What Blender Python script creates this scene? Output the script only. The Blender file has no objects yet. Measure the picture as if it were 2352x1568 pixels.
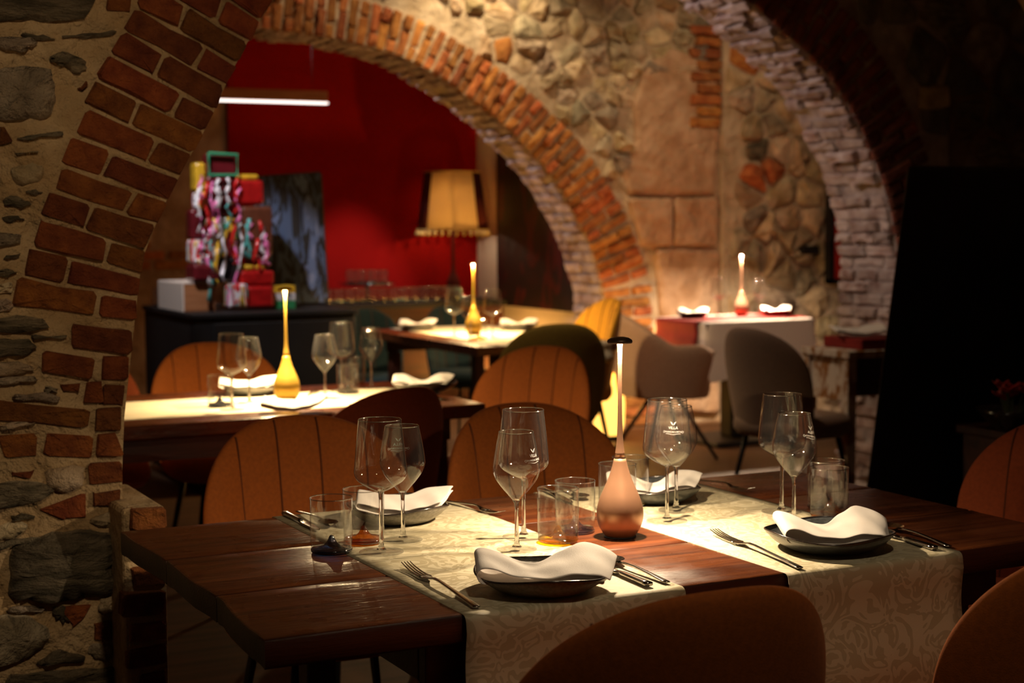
import bpy, bmesh, math, random
from mathutils import Vector, Matrix
random.seed(7)
S = bpy.context.scene
COL = S.collection
R_ = math.radians
# ------------------------------------------------------------------ camera
FPX, YAW, PITCH, ROLL, CAMZ = 3666.93, R_(26.751), R_(4.363), R_(-0.336), 1.3526
_f = Vector((math.sin(YAW)*math.cos(PITCH), math.cos(YAW)*math.cos(PITCH), -math.sin(PITCH)))
_r0 = Vector((math.cos(YAW), -math.sin(YAW), 0)); _u0 = _r0.cross(_f)
_r = _r0*math.cos(ROLL) + _u0*math.sin(ROLL); _u = -_r0*math.sin(ROLL) + _u0*math.cos(ROLL)
cam = bpy.data.cameras.new('camera'); cam_o = bpy.data.objects.new('camera', cam); COL.objects.link(cam_o)
cam.sensor_width = 36; cam.lens = FPX*36/2352; cam.clip_start = .05
m = Matrix((_r, _u, -_f)).transposed().to_4x4(); m.translation = (0, 0, CAMZ); cam_o.matrix_world = m
cam.dof.use_dof = True; cam.dof.focus_distance = 2.75; cam.dof.aperture_fstop = 4.6
S.camera = cam_o
# ------------------------------------------------------------------ world, exposure, large lights
S.view_settings.view_transform = 'Standard'; S.view_settings.look = 'None'
S.view_settings.gamma = 1; S.view_settings.exposure = 0.0; S.view_settings.use_curve_mapping = False
w = bpy.data.worlds.new('world'); S.world = w; w.use_nodes = True
w.node_tree.nodes['Background'].inputs[0].default_value = (1, .62, .38, 1)
w.node_tree.nodes['Background'].inputs[1].default_value = .013
S.cycles.max_bounces = 10; S.cycles.transparent_max_bounces = 24; S.cycles.transmission_bounces = 8
S.cycles.sample_clamp_indirect = 3.0; S.cycles.caustics_reflective = False; S.cycles.caustics_refractive = False
WARM = (1, .75, .48); AMBER = (1, .50, .10); WHITE = (1, .86, .80)

def spot(name, loc, aim, watts, col=WARM, size=60, blend=.6, rad=.03):
    l = bpy.data.lights.new(name, 'SPOT'); l.energy = watts; l.color = col
    l.spot_size = R_(size); l.spot_blend = blend; l.shadow_soft_size = rad
    o = bpy.data.objects.new(name, l); COL.objects.link(o); o.location = loc
    o.rotation_euler = (Vector(aim)-Vector(loc)).to_track_quat('-Z', 'Y').to_euler()
    return o
# ceiling spotlights of the vaulted rooms, plus one added for the flowers (all fixed above the picture's top edge)
spot('ceiling_spot', (4.15, 8.35, 3.15), (4.35, 8.9, 1.9), 70, (1, .74, .42), 105, .8, .05)     # raking down the rubble wall
spot('ceiling_spot', (3.4, 8.45, 3.2), (3.5, 8.9, 2.5), 18, (1, .76, .46), 110, .8, .05)        # above the far arch
spot('ceiling_spot', (5.4, 7.3, 3.15), (5.7, 8.9, 1.7), 50, (1, .70, .40), 75, .9, .05)
spot('ceiling_spot', (2.9, 7.2, 2.75), (5.3, 6.5, 1.85), 52, (1, .80, .76), 40, .6, .04)       # on the whitewashed arch, from behind its face
spot('ceiling_spot', (3.2, 10.3, 2.75), (4.95, 9.1, 1.55), 120, (1, .80, .76), 45, .7, .04)       # on the far arch soffit
spot('ceiling_spot', (.55, .4, 2.8), (.30, 3.4, 1.3), 62, (1, .70, .40), 42, .8, .06)          # on the near pier
spot('ceiling_spot', (1.15, .85, 3.05), (1.58, 2.35, .75), 34, (1, .78, .52), 48, .7, .05)           # over the near table
spot('ceiling_spot', (1.55, 6.95, 2.9), (2.45, 7.95, 1.15), 150, (1, .93, .97), 32, .5, .03)          # white accent on the sculpture
spot('ceiling_spot', (4.2, 9.9, 3.1), (4.25, 10.8, .9), 190, (1, .88, .84), 30, .6, .03)           # on the tray and glasses
spot('ceiling_spot', (3.0, 6.0, 2.95), (4.4, 6.9, .6), 80, (1, .76, .52), 75, .9, .05)                    # chairs of the middle bay

spot('ceiling_spot', (4.0, 3.95, 3.1), (4.02, 4.04, .72), 7, (1, .78, .55), 14, .8, .03)             # added only to brighten the flowers, no known lamp there
# ------------------------------------------------------------------ pixel -> place helpers (2352 x 1568 frame)
def ray(u, v): return _f + _r*((u-1176)/FPX) - _u*((v-784)/FPX)
def pz(u, v, z=.75):
    d = ray(u, v); P = d*((z-CAMZ)/d.z); return Vector((P.x, P.y, z))
def py(u, v, Y):
    d = ray(u, v); P = d*(Y/d.y); return Vector((P.x, Y, P.z+CAMZ))
# ------------------------------------------------------------------ materials
def nodes(name):
    m = bpy.data.materials.new(name); m.use_nodes = True; nt = m.node_tree
    return m, nt, nt.nodes, nt.links, nt.nodes['Principled BSDF']
def pm(name, c1, c2=None, scale=8, rough=.6, bump=0, bscale=30, metal=0, coat=0, sheen=0, rnd=0, detail=4, stretch=(1, 1, 1), hue=0, spec=None, dist=0, ramp=(.35, .65)):
    m, nt, N, L, B = nodes(name)
    B.inputs['Roughness'].default_value = rough; B.inputs['Metallic'].default_value = metal
    if coat: B.inputs['Coat Weight'].default_value = coat; B.inputs['Coat Roughness'].default_value = .18
    if sheen: B.inputs['Sheen Weight'].default_value = sheen; B.inputs['Sheen Roughness'].default_value = .35; B.inputs['Sheen Tint'].default_value = (*[min(1, c*1.6+.1) for c in c1], 1)
    if spec is not None: B.inputs['Specular IOR Level'].default_value = spec
    g = N.new('ShaderNodeNewGeometry'); mp = N.new('ShaderNodeMapping'); mp.inputs['Scale'].default_value = stretch
    L.new(g.outputs['Position'], mp.inputs['Vector'])
    if c2 is None: c2 = c1
    n = N.new('ShaderNodeTexNoise'); n.inputs['Scale'].default_value = scale; n.inputs['Detail'].default_value = detail
    n.inputs['Distortion'].default_value = dist; L.new(mp.outputs[0], n.inputs['Vector'])
    r = N.new('ShaderNodeValToRGB'); r.color_ramp.elements[0].position = ramp[0]; r.color_ramp.elements[1].position = ramp[1]
    r.color_ramp.elements[0].color = (*c1, 1); r.color_ramp.elements[1].color = (*c2, 1); L.new(n.outputs[0], r.inputs[0])
    out = r.outputs[0]
    if rnd or hue:
        oi = N.new('ShaderNodeObjectInfo'); hs = N.new('ShaderNodeHueSaturation')
        mr = N.new('ShaderNodeMapRange'); mr.inputs[3].default_value = 1-rnd; mr.inputs[4].default_value = 1+rnd
        L.new(oi.outputs['Random'], mr.inputs[0]); L.new(mr.outputs[0], hs.inputs['Value'])
        if hue:
            mh = N.new('ShaderNodeMapRange'); mh.inputs[3].default_value = .5-hue; mh.inputs[4].default_value = .5+hue
            ml = N.new('ShaderNodeMath'); ml.operation = 'MULTIPLY'; ml.inputs[1].default_value = 7.31; fr = N.new('ShaderNodeMath'); fr.operation = 'FRACT'
            L.new(oi.outputs['Random'], ml.inputs[0]); L.new(ml.outputs[0], fr.inputs[0]); L.new(fr.outputs[0], mh.inputs[0]); L.new(mh.outputs[0], hs.inputs['Hue'])
        L.new(out, hs.inputs['Color']); out = hs.outputs[0]
    L.new(out, B.inputs['Base Color'])
    if bump:
        b2 = N.new('ShaderNodeTexNoise'); b2.inputs['Scale'].default_value = bscale; b2.inputs['Detail'].default_value = 6; b2.inputs['Roughness'].default_value = .65
        L.new(mp.outputs[0], b2.inputs['Vector']); bp = N.new('ShaderNodeBump'); bp.inputs['Strength'].default_value = 1; bp.inputs['Distance'].default_value = bump
        L.new(b2.outputs[0], bp.inputs['Height']); L.new(bp.outputs[0], B.inputs['Normal'])
    return m
def emit(name, col, s):
    m, nt, N, L, B = nodes(name); B.inputs['Base Color'].default_value = (*col, 1)
    B.inputs['Emission Color'].default_value = (*col, 1); B.inputs['Emission Strength'].default_value = s; return m
def thin_glass(name, tint=(.97, .97, .96), base=.095, edge=.95, pw=3.0, rough=.01):
    m, nt, N, L, B = nodes(name); N.remove(B); o = N['Material Output']
    t = N.new('ShaderNodeBsdfTransparent'); t.inputs[0].default_value = (*tint, 1)
    g = N.new('ShaderNodeBsdfGlossy'); g.inputs['Roughness'].default_value = rough; lw = N.new('ShaderNodeLayerWeight'); lw.inputs[0].default_value = .5
    p = N.new('ShaderNodeMath'); p.operation = 'POWER'; p.inputs[1].default_value = pw; q = N.new('ShaderNodeMath'); q.operation = 'MULTIPLY_ADD'; q.inputs[1].default_value = edge; q.inputs[2].default_value = base; q.use_clamp = True
    L.new(lw.outputs['Facing'], p.inputs[0]); L.new(p.outputs[0], q.inputs[0])
    x = N.new('ShaderNodeMixShader'); L.new(q.outputs[0], x.inputs[0]); L.new(t.outputs[0], x.inputs[1]); L.new(g.outputs[0], x.inputs[2]); h = N.new('ShaderNodeBsdfDiffuse'); h.inputs[0].default_value = (*[.3+.6*c for c in tint], 1); y = N.new('ShaderNodeMixShader'); y.inputs[0].default_value = .006
    L.new(x.outputs[0], y.inputs[1]); L.new(h.outputs[0], y.inputs[2]); L.new(y.outputs[0], o.inputs[0]); return m
def solid_glass(name, col=(1, 1, 1), rough=0):
    m, nt, N, L, B = nodes(name); B.inputs['Base Color'].default_value = (*col, 1); B.inputs['Roughness'].default_value = rough
    B.inputs['Transmission Weight'].default_value = 1; B.inputs['IOR'].default_value = 1.48; return m
def damask(name, c1, c2, scale):
    m, nt, N, L, B = nodes(name); g = N.new('ShaderNodeNewGeometry')
    mp = N.new('ShaderNodeMapping'); L.new(g.outputs['Position'], mp.inputs[0])
    n = N.new('ShaderNodeTexNoise'); n.inputs['Scale'].default_value = scale; n.inputs['Detail'].default_value = 1.2; n.inputs['Distortion'].default_value = 2.6
    L.new(mp.outputs[0], n.inputs['Vector'])
    w1 = N.new('ShaderNodeMath'); w1.operation = 'MULTIPLY'; w1.inputs[1].default_value = 26; sn = N.new('ShaderNodeMath'); sn.operation = 'SINE'
    L.new(n.outputs[0], w1.inputs[0]); L.new(w1.outputs[0], sn.inputs[0])
    r = N.new('ShaderNodeValToRGB'); r.color_ramp.elements[0].position = .44; r.color_ramp.elements[1].position = .56
    r.color_ramp.elements[0].color = (*c1, 1); r.color_ramp.elements[1].color = (*c2, 1)
    mr = N.new('ShaderNodeMapRange'); mr.inputs[1].default_value = -1; mr.inputs[2].default_value = 1; L.new(sn.outputs[0], mr.inputs[0]); L.new(mr.outputs[0], r.inputs[0])
    L.new(r.outputs[0], B.inputs['Base Color'])
    r2 = N.new('ShaderNodeMapRange'); r2.inputs[3].default_value = .38; r2.inputs[4].default_value = .62; L.new(mr.outputs[0], r2.inputs[0]); L.new(r2.outputs[0], B.inputs['Roughness'])
    t = N.new('ShaderNodeTexNoise'); t.inputs['Scale'].default_value = 900; bp = N.new('ShaderNodeBump'); bp.inputs['Distance'].default_value = .0004; L.new(t.outputs[0], bp.inputs['Height'])
    L.new(bp.outputs[0], B.inputs['Normal']); return m
def wood_top(name, c1, c2, rough, coat):
    m = pm(name, c1, c2, 5, rough, .0012, 40, coat=coat, stretch=(.35, 5, 5), dist=1.2, ramp=(.3, .7), detail=7)
    nt = m.node_tree; N, L, B = nt.nodes, nt.links, nt.nodes['Principled BSDF']
    g = N.new('ShaderNodeNewGeometry'); t = N.new('ShaderNodeTexNoise'); t.inputs['Scale'].default_value = 90; t.inputs['Detail'].default_value = 3
    mp = N.new('ShaderNodeMapping'); mp.inputs['Scale'].default_value = (.3, 1.3, 1); L.new(g.outputs['Position'], mp.inputs[0]); L.new(mp.outputs[0], t.inputs['Vector'])
    bp = N.new('ShaderNodeBump'); bp.inputs['Distance'].default_value = .0011; L.new(t.outputs[0], bp.inputs['Height']); L.new(bp.outputs[0], B.inputs['Normal']); L.new(bp.outputs[0], B.inputs['Coat Normal'])
    mr = N.new('ShaderNodeMapRange'); mr.inputs[1].default_value = .3; mr.inputs[2].default_value = .7; mr.inputs[3].default_value = rough*.7; mr.inputs[4].default_value = rough*1.35
    t2 = N.new('ShaderNodeTexNoise'); t2.inputs['Scale'].default_value = 12; t2.inputs['Detail'].default_value = 8; L.new(g.outputs['Position'], t2.inputs['Vector']); L.new(t2.outputs[0], mr.inputs[0]); L.new(mr.outputs[0], B.inputs['Roughness'])
    return m
M = {}
M['mortar'] = pm('mortar', (.50, .34, .17), (.70, .52, .30), 9, .95, .02, 26)
M['mortar2'] = pm('mortar_pale', (.50, .38, .25), (.72, .58, .42), 7, .95, .03, 22)
M['mortar_white'] = pm('whitewash', (.42, .32, .29), (.70, .60, .56), 12, .9, .02, 30)
M['mortar_shaded'] = pm('mortar_shaded', (.16, .10, .05), (.28, .19, .1), 9, .95, .02, 26)  # mortar darkened to carry the shade of the unlit right spandrel
M['brick'] = pm('brick', (.20, .045, .010), (.42, .125, .026), 26, .9, .026, 48, rnd=.32, hue=.014, ramp=(.3, .7))
M['brick2'] = pm('brick_orange', (.34, .10, .025), (.54, .21, .06), 16, .9, .016, 40, rnd=.4, hue=.015)
M['brick_w'] = pm('whitewashed_brick', (.34, .20, .17), (.68, .56, .52), 11, .85, .018, 42, rnd=.22, ramp=(.3, .6))
M['brick_d'] = pm('brick_dark', (.20, .05, .03), (.30, .09, .05), 16, .9, .012, 40, rnd=.3)
M['slate'] = pm('slate_stone', (.17, .14, .085), (.42, .34, .22), 14, .8, .07, 17, rnd=.3, stretch=(1, 1, 3.4), ramp=(.38, .62))
M['stone_g'] = pm('grey_stone', (.30, .235, .16), (.54, .44, .32), 16, .85, .05, 20, rnd=.35, hue=.02)
M['stone_b'] = pm('beige_stone', (.40, .29, .16), (.70, .56, .38), 10, .9, .03, 24, rnd=.3, hue=.015)
M['stone_d'] = pm('dark_stone', (.11, .10, .085), (.24, .21, .17), 10, .8, .02, 24, rnd=.35)
M['plaster'] = pm('worn_plaster', (.42, .25, .14), (.62, .42, .28), 6, .95, .02, 18, detail=8)
M['red_wall'] = pm('red_paint', (.32, .003, .0015), (.35, .004, .002), 3, .9, .002, 60, spec=.15)
M['white_wall'] = pm('white_paint', (.62, .52, .48), (.68, .58, .54), 4, .8, .004, 30)
M['floor'] = pm('floorboards', (.10, .05, .022), (.20, .10, .045), 3, .5, .004, 30, stretch=(.3, 7, 1))
M['ceiling'] = pm('vault_plaster', (.35, .24, .15), (.5, .36, .24), 5, .95, .02, 14)
M['wood'] = wood_top('varnished_wood', (.055, .013, .005), (.17, .048, .014), .30, .55)
M['wood_edge'] = pm('dark_wood', (.035, .009, .005), (.08, .02, .009), 5, .42, .001, 40, stretch=(.5, 5, 5))
M['black'] = pm('black_paint', (.005, .0045, .0045), (.009, .008, .008), 5, .55)
M['black_metal'] = pm('black_metal', (.012, .011, .011), None, 5, .4, metal=.3)
M['runner'] = damask('damask_cloth', (.57, .50, .32), (.73, .66, .46), 13)
M['runner2'] = pm('beige_runner', (.72, .60, .40), (.82, .72, .52), 4, .7, .0006, 300, stretch=(.3, 6, 1))
M['napkin'] = pm('white_linen', (.86, .80, .74), (.90, .85, .80), 20, .8, .0004, 500, sheen=.2)
M['cloth_w'] = pm('white_tablecloth', (.80, .74, .68), None, 5, .85, .0006, 300)
M['cloth_r'] = pm('red_cloth', (.20, .006, .005), (.25, .010, .008), 10, .85, .0006, 300)
M['plate'] = pm('grey_stoneware', (.15, .14, .12), (.26, .24, .21), 160, .42, .0004, 200, coat=.3)
M['plate_b'] = pm('black_stoneware', (.035, .038, .04), (.07, .076, .08), 100, .3, .0003, 200, coat=.4)
M['rim'] = pm('dark_glaze', (.015, .012, .010), (.05, .035, .03), 60, .2, coat=.5)
M['steel'] = pm('polished_steel', (.55, .53, .50), None, 5, .16, metal=1)
M['glass'] = thin_glass('thin_glass')
M['glass_s'] = thin_glass('clear_glass', (.985, .985, .98), .05, .55, 3.0, .02); M['glass_r'] = solid_glass('refracting_glass')
for nm, c in (('blue', (.05, .10, .20)), ('amber', (.85, .42, .05)), ('violet', (.62, .60, .80)), ('yellow', (.90, .65, .08)), ('smoke', (.35, .35, .36)), ('teal', (.15, .35, .40))):
    M['gl_'+nm] = thin_glass('glass_'+nm, c, .08, .8, 2.5, .05)
M['lip'] = thin_glass('glass_lip', (.9, .9, .88), .35, .6, 1.5, .05)
M['etch'] = pm('etched_white', (.85, .85, .85), None, 5, .8)
M['lamp_rose'] = pm('rose_bronze', (.40, .215, .13), None, 5, .36, metal=.6)
M['lamp_gold'] = pm('gold_lacquer', (.62, .38, .06), None, 5, .34, metal=.6)
M['lamp_dark'] = pm('dark_bronze', (.10, .06, .04), None, 5, .4, metal=.6)
def velvet(n, c): return pm(n, c, tuple(x*1.25 for x in c), 120, .85, .0006, 400, sheen=.4)
M['v_orange'] = velvet('orange_velvet', (.32, .078, .005)); M['v_rust'] = velvet('rust_velvet', (.28, .05, .008)); M['seam'] = pm('dark_seam_thread', (.11, .026, .004), None, 5, .9)  # seam tubes get one plain brown, darker than the orange velvet
M['v_olive'] = velvet('olive_velvet', (.20, .13, .015)); M['v_yellow'] = velvet('mustard_velvet', (.60, .28, .012))
M['v_taupe'] = velvet('taupe_fabric', (.46, .30, .20)); M['v_grey'] = velvet('greybrown_fabric', (.22, .145, .105)); M['v_teal'] = velvet('teal_velvet', (.005, .024, .028))
M['led'] = emit('led', (1, .80, .52), 20); M['ledw'] = emit('led_white', (1, .88, .82), 2.2)
M['shade'] = pm('lamp_parchment', (.82, .66, .42), (.85, .70, .45), 5, .8); M['shade_r'] = pm('lamp_velvet', (.10, .008, .008), None, 5, .9); M['gold'] = pm('gold_trim', (.65, .45, .15), None, 5, .5)

nt = M['shade'].node_tree; tr = nt.nodes.new('ShaderNodeBsdfTranslucent'); tr.inputs[0].default_value = (.88, .66, .36, 1); mx = nt.nodes.new('ShaderNodeMixShader'); mx.inputs[0].default_value = .5
nt.links.new(nt.nodes['Principled BSDF'].outputs[0], mx.inputs[1]); nt.links.new(tr.outputs[0], mx.inputs[2]); nt.links.new(mx.outputs[0], nt.nodes['Material Output'].inputs[0])
for nm in ('mortar', 'mortar2', 'plaster'):
    nt = M[nm].node_tree; g = nt.nodes.new('ShaderNodeNewGeometry'); t = nt.nodes.new('ShaderNodeTexNoise'); t.inputs['Scale'].default_value = 7; t.inputs['Detail'].default_value = 5; b = nt.nodes.new('ShaderNodeBump'); b.inputs['Distance'].default_value = .07
    nt.links.new(g.outputs['Position'], t.inputs['Vector']); nt.links.new(t.outputs[0], b.inputs['Height']); ob = next(n for n in nt.nodes if n.type == 'BUMP' and n != b); nt.links.new(b.outputs[0], ob.inputs['Normal'])
# ------------------------------------------------------------------ mesh helpers
def tag(o, label=None, cat=None, group=None, kind=None):
    for k, v in (('label', label), ('category', cat), ('group', group), ('kind', kind)):
        if v: o[k] = v
    return o
def link(name, me, mat=None, parent=None, loc=(0, 0, 0)):
    if mat and not me.materials: me.materials.append(M[mat] if isinstance(mat, str) else mat)
    o = bpy.data.objects.new(name, me); COL.objects.link(o); o.location = loc
    if parent: o.parent = parent
    return o
def mesh(name, V, F, smooth=False, merge=0):
    me = bpy.data.meshes.new(name); me.from_pydata([tuple(v) for v in V], [], F)
    if merge:
        b = bmesh.new(); b.from_mesh(me); bmesh.ops.remove_doubles(b, verts=b.verts, dist=merge); bmesh.ops.recalc_face_normals(b, faces=b.faces); b.to_mesh(me); b.free()
    if smooth: me.polygons.foreach_set('use_smooth', [True]*len(me.polygons))
    me.update(); return me
def empty(name, loc, rz=0, label=None, cat=None, group=None):
    o = bpy.data.objects.new(name, None); COL.objects.link(o); o.location = loc; o.rotation_euler = (0, 0, rz); o.empty_display_size = .05
    return tag(o, label, cat, group)
class MB:
    def __init__(s): s.V = []; s.F = []
    def add(s, V, F):
        n = len(s.V); s.V += [Vector(v) for v in V]; s.F += [[i+n for i in f] for f in F]; return s
    def box(s, a, b, bev=0, M4=None):
        x0, y0, z0 = a; x1, y1, z1 = b
        if bev <= 0:
            V = [(x, y, z) for z in (z0, z1) for y in (y0, y1) for x in (x0, x1)]
            F = [[0, 2, 3, 1], [4, 5, 7, 6], [0, 1, 5, 4], [2, 6, 7, 3], [0, 4, 6, 2], [1, 3, 7, 5]]
        else:
            bm = bmesh.new(); bmesh.ops.create_cube(bm, size=1)
            for v in bm.verts: v.co = Vector(((x0+x1)/2+v.co.x*(x1-x0), (y0+y1)/2+v.co.y*(y1-y0), (z0+z1)/2+v.co.z*(z1-z0)))
            bmesh.ops.bevel(bm, geom=bm.edges[:], offset=bev, segments=2, affect='EDGES', profile=.5)
            bm.verts.index_update(); V = [v.co.copy() for v in bm.verts]; F = [[v.index for v in f.verts] for f in bm.faces]; bm.free()
        if M4: V = [M4 @ Vector(v) for v in V]
        return s.add(V, F)
    def tube(s, P, r, n=10, cap=True):
        P = [Vector(p) for p in P]; rs = r if isinstance(r, (list, tuple)) else [r]*len(P); V = []; F = []
        up = Vector((0, 0, 1))
        for i, p in enumerate(P):
            d = (P[min(i+1, len(P)-1)]-P[max(i-1, 0)]).normalized(); a = d.cross(up)
            if a.length < 1e-4: a = d.cross(Vector((0, 1, 0)))
            a.normalize(); b = d.cross(a)
            V += [p+(a*math.cos(t*2*math.pi/n)+b*math.sin(t*2*math.pi/n))*rs[i] for t in range(n)]
        for i in range(len(P)-1):
            for t in range(n): F.append([i*n+t, i*n+(t+1) % n, (i+1)*n+(t+1) % n, (i+1)*n+t])
        if cap: F += [list(range(n))[::-1], [len(V)-n+t for t in range(n)]]
        return s.add(V, F)
    def lathe(s, prof, n=32, c=(0, 0, 0)):
        V = []; F = []; k = len(prof)
        for (r, z) in prof:
            V += [(c[0]+r*math.cos(2*math.pi*t/n), c[1]+r*math.sin(2*math.pi*t/n), c[2]+z) for t in range(n)]
        for i in range(k-1):
            for t in range(n): F.append([i*n+t, i*n+(t+1) % n, (i+1)*n+(t+1) % n, (i+1)*n+t])
        return s.add(V, F)
    def build(s, name, mat, parent=None, loc=(0, 0, 0), smooth=False, merge=0):
        return link(name, mesh(name, s.V, s.F, smooth, merge), mat, parent, loc)
def autosmooth(o, deg=40):
    me = o.data; b = bmesh.new(); b.from_mesh(me)
    for f in b.faces: f.smooth = True
    for e in b.edges:
        if len(e.link_faces) == 2 and e.calc_face_angle(0) > R_(deg): e.smooth = False
    b.to_mesh(me); b.free(); return o
def copy_tree(o, parent=None):
    c = o.copy(); COL.objects.link(c)
    if parent: c.parent = parent
    for ch in list(o.children): copy_tree(ch, c)
    return c
def smoothcurve(pts, n):
    """Catmull-Rom through 2D points, resampled evenly to n points."""
    P = [Vector((a, b)) for a, b in pts]; P = [P[0]*2-P[1]]+P+[P[-1]*2-P[-2]]; Q = []
    for i in range(1, len(P)-2):
        for k in range(12):
            t = k/12; a, b, c, d = P[i-1], P[i], P[i+1], P[i+2]
            Q.append(.5*((2*b)+(c-a)*t+(2*a-5*b+4*c-d)*t*t+(3*b-a-3*c+d)*t**3))
    Q.append(P[-2]); L = [0]
    for i in range(1, len(Q)): L.append(L[-1]+(Q[i]-Q[i-1]).length)
    out = []; j = 0
    for k in range(n):
        s = L[-1]*k/(n-1)
        while j < len(L)-2 and L[j+1] < s: j += 1
        t = (s-L[j])/max(1e-9, L[j+1]-L[j]); out.append(Q[j].lerp(Q[j+1], min(1, max(0, t))))
    return out, L[-1]

# ------------------------------------------------------------------ masonry helpers
def slab(name, poly, fmap, h, mat, parent, dome=.25, jit=.15, inset=.18):
    """one brick or stone: outline poly (2D), raised h out of the wall; fmap(a,b,c) -> world."""
    n = len(poly); cx = sum(p[0] for p in poly)/n; cy = sum(p[1] for p in poly)/n; V = []; F = []
    sz = min(max(p[0] for p in poly)-min(p[0] for p in poly), max(p[1] for p in poly)-min(p[1] for p in poly))
    ins = sz*inset
    for lev, (c, k) in enumerate(((-.02, 0), (h*.55, .12), (h, 1))):
        for (a, b) in poly:
            d = Vector((cx-a, cy-b)); l = max(d.length, 1e-6); q = d/l*min(ins*k, l*.7)
            jj = random.uniform(-jit, jit)*h if lev else 0
            V.append(fmap(a+q.x, b+q.y, c+jj))
    for r in range(2):
        for i in range(n): F.append([r*n+i, r*n+(i+1) % n, (r+1)*n+(i+1) % n, (r+1)*n+i])
    if n <= 4: F.append([2*n+i for i in range(n)])
    else:
        V.append(fmap(cx, cy, h*(1+dome))); k = len(V)-1
        for i in range(n): F.append([2*n+i, 2*n+(i+1) % n, k])
    O = sum((Vector(v) for v in V), Vector())/len(V)
    o = link(name, mesh(name, [Vector(v)-O for v in V], F, smooth=(n > 14)), mat, parent, O); return o
def clip(poly, nx, ny, d):
    out = []; n = len(poly)
    for i in range(n):
        a, b = poly[i], poly[(i+1) % n]; da = a[0]*nx+a[1]*ny-d; db = b[0]*nx+b[1]*ny-d
        if da <= 0: out.append(a)
        if da*db < 0: t = da/(da-db); out.append((a[0]+(b[0]-a[0])*t, a[1]+(b[1]-a[1])*t))
    return out
def rubble(x0, x1, z0, z1, sx, sz, rng):
    """irregular stone outlines that fill a rectangle (shrunk Voronoi cells, corners cut)."""
    pts = []; r = 0; z = z0
    while z < z1:
        x = x0-rng.uniform(0, sx)
        while x < x1: pts.append((x+rng.uniform(-.3, .3)*sx, z+rng.uniform(-.33, .33)*sz)); x += sx*rng.choice((.65, .9, 1.1, 1.5))
        z += sz*rng.uniform(.75, 1.2)
    cells = []
    for i, (px, pz_) in enumerate(pts):
        c = [(px-2*sx, pz_-2*sz), (px+2*sx, pz_-2*sz), (px+2*sx, pz_+2*sz), (px-2*sx, pz_+2*sz)]
        for j, (qx, qz) in enumerate(pts):
            if i != j and abs(qx-px) < 3*sx and abs(qz-pz_) < 3*sz:
                nx, ny = qx-px, qz-pz_; c = clip(c, nx, ny, (nx*(px+qx)+ny*(pz_+qz))/2)
                if len(c) < 3: break
        if len(c) < 3: continue
        g = min(sx, sz)*.07; cx = sum(p[0] for p in c)/len(c); cz = sum(p[1] for p in c)/len(c)
        sh = []
        for (a, b) in c:
            d = Vector((a-cx, b-cz)); l = d.length; d *= max(.3, (l-g*1.25)/max(l, 1e-6)); sh.append((cx+d.x, cz+d.y))
        q = []
        for k in range(len(sh)):
            a, b = sh[k], sh[(k+1) % len(sh)]
            for t in (.16, .84): q.append((a[0]+(b[0]-a[0])*t+rng.uniform(-.04, .04)*sx, a[1]+(b[1]-a[1])*t+rng.uniform(-.04, .04)*sz))
        cells.append(q)
    return cells
def arch_wall(name, Y0, Y1, xL, xR, zt, curve, mat, label):
    """wall between Y0 and Y1 with an opening under curve [(x,z) left foot .. right foot]."""
    V = []; F = []
    def q(a, b, c, d): n = len(V); V.extend((a, b, c, d)); F.append([n, n+1, n+2, n+3])
    C = list(curve); cols = [(xL, 0), (C[0].x, 0)]
    for Y, fl in ((Y0, 0), (Y1, 1)):
        for (xa, xb, za, zb) in [(xL, C[0].x, 0, 0)]+[(C[i].x, C[i+1].x, C[i].y, C[i+1].y) for i in range(len(C)-1)]+[(C[-1].x, xR, 0, 0)]:
            P = [(xa, Y, za), (xb, Y, zb), (xb, Y, zt), (xa, Y, zt)]; q(*(P if not fl else P[::-1]))
    for i in range(len(C)-1): q((C[i].x, Y0, C[i].y), (C[i].x, Y1, C[i].y), (C[i+1].x, Y1, C[i+1].y), (C[i+1].x, Y0, C[i+1].y))
    q((xL, Y0, zt), (xR, Y0, zt), (xR, Y1, zt), (xL, Y1, zt)); q((xL, Y0, 0), (xL, Y0, zt), (xL, Y1, zt), (xL, Y1, 0)); q((xR, Y0, 0), (xR, Y1, 0), (xR, Y1, zt), (xR, Y0, zt))
    o = link(name, mesh(name, V, F, merge=1e-4), mat); return tag(o, label, 'wall', kind='structure')
def jitpoly(p, j): return [(a+random.uniform(-j, j), b+random.uniform(-j, j)) for a, b in p]
def rect8(p, j):
    """quad -> 8 point outline with slightly broken corners"""
    q = []
    for i in range(4):
        a, b = Vector(p[i]), Vector(p[(i+1) % 4])
        for t in (.05, .5, .95) if (b-a).length > .12 else (.08, .92): c = a.lerp(b, t); q.append((c.x+random.uniform(-j, j), c.y+random.uniform(-j, j)))
    return q

# ================================================================== STRUCTURE
fl = MB().box((-3, -2, -.06), (10, 12.5, 0)).build('floor', 'floor'); tag(fl, 'brown floorboards of the cellar room', 'floor', kind='structure')
ce = MB().box((-3, -2, 3.3), (10, 12.5, 3.4)).build('ceiling', 'ceiling'); tag(ce, 'rough plastered cellar ceiling', 'ceiling', kind='structure')
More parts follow.
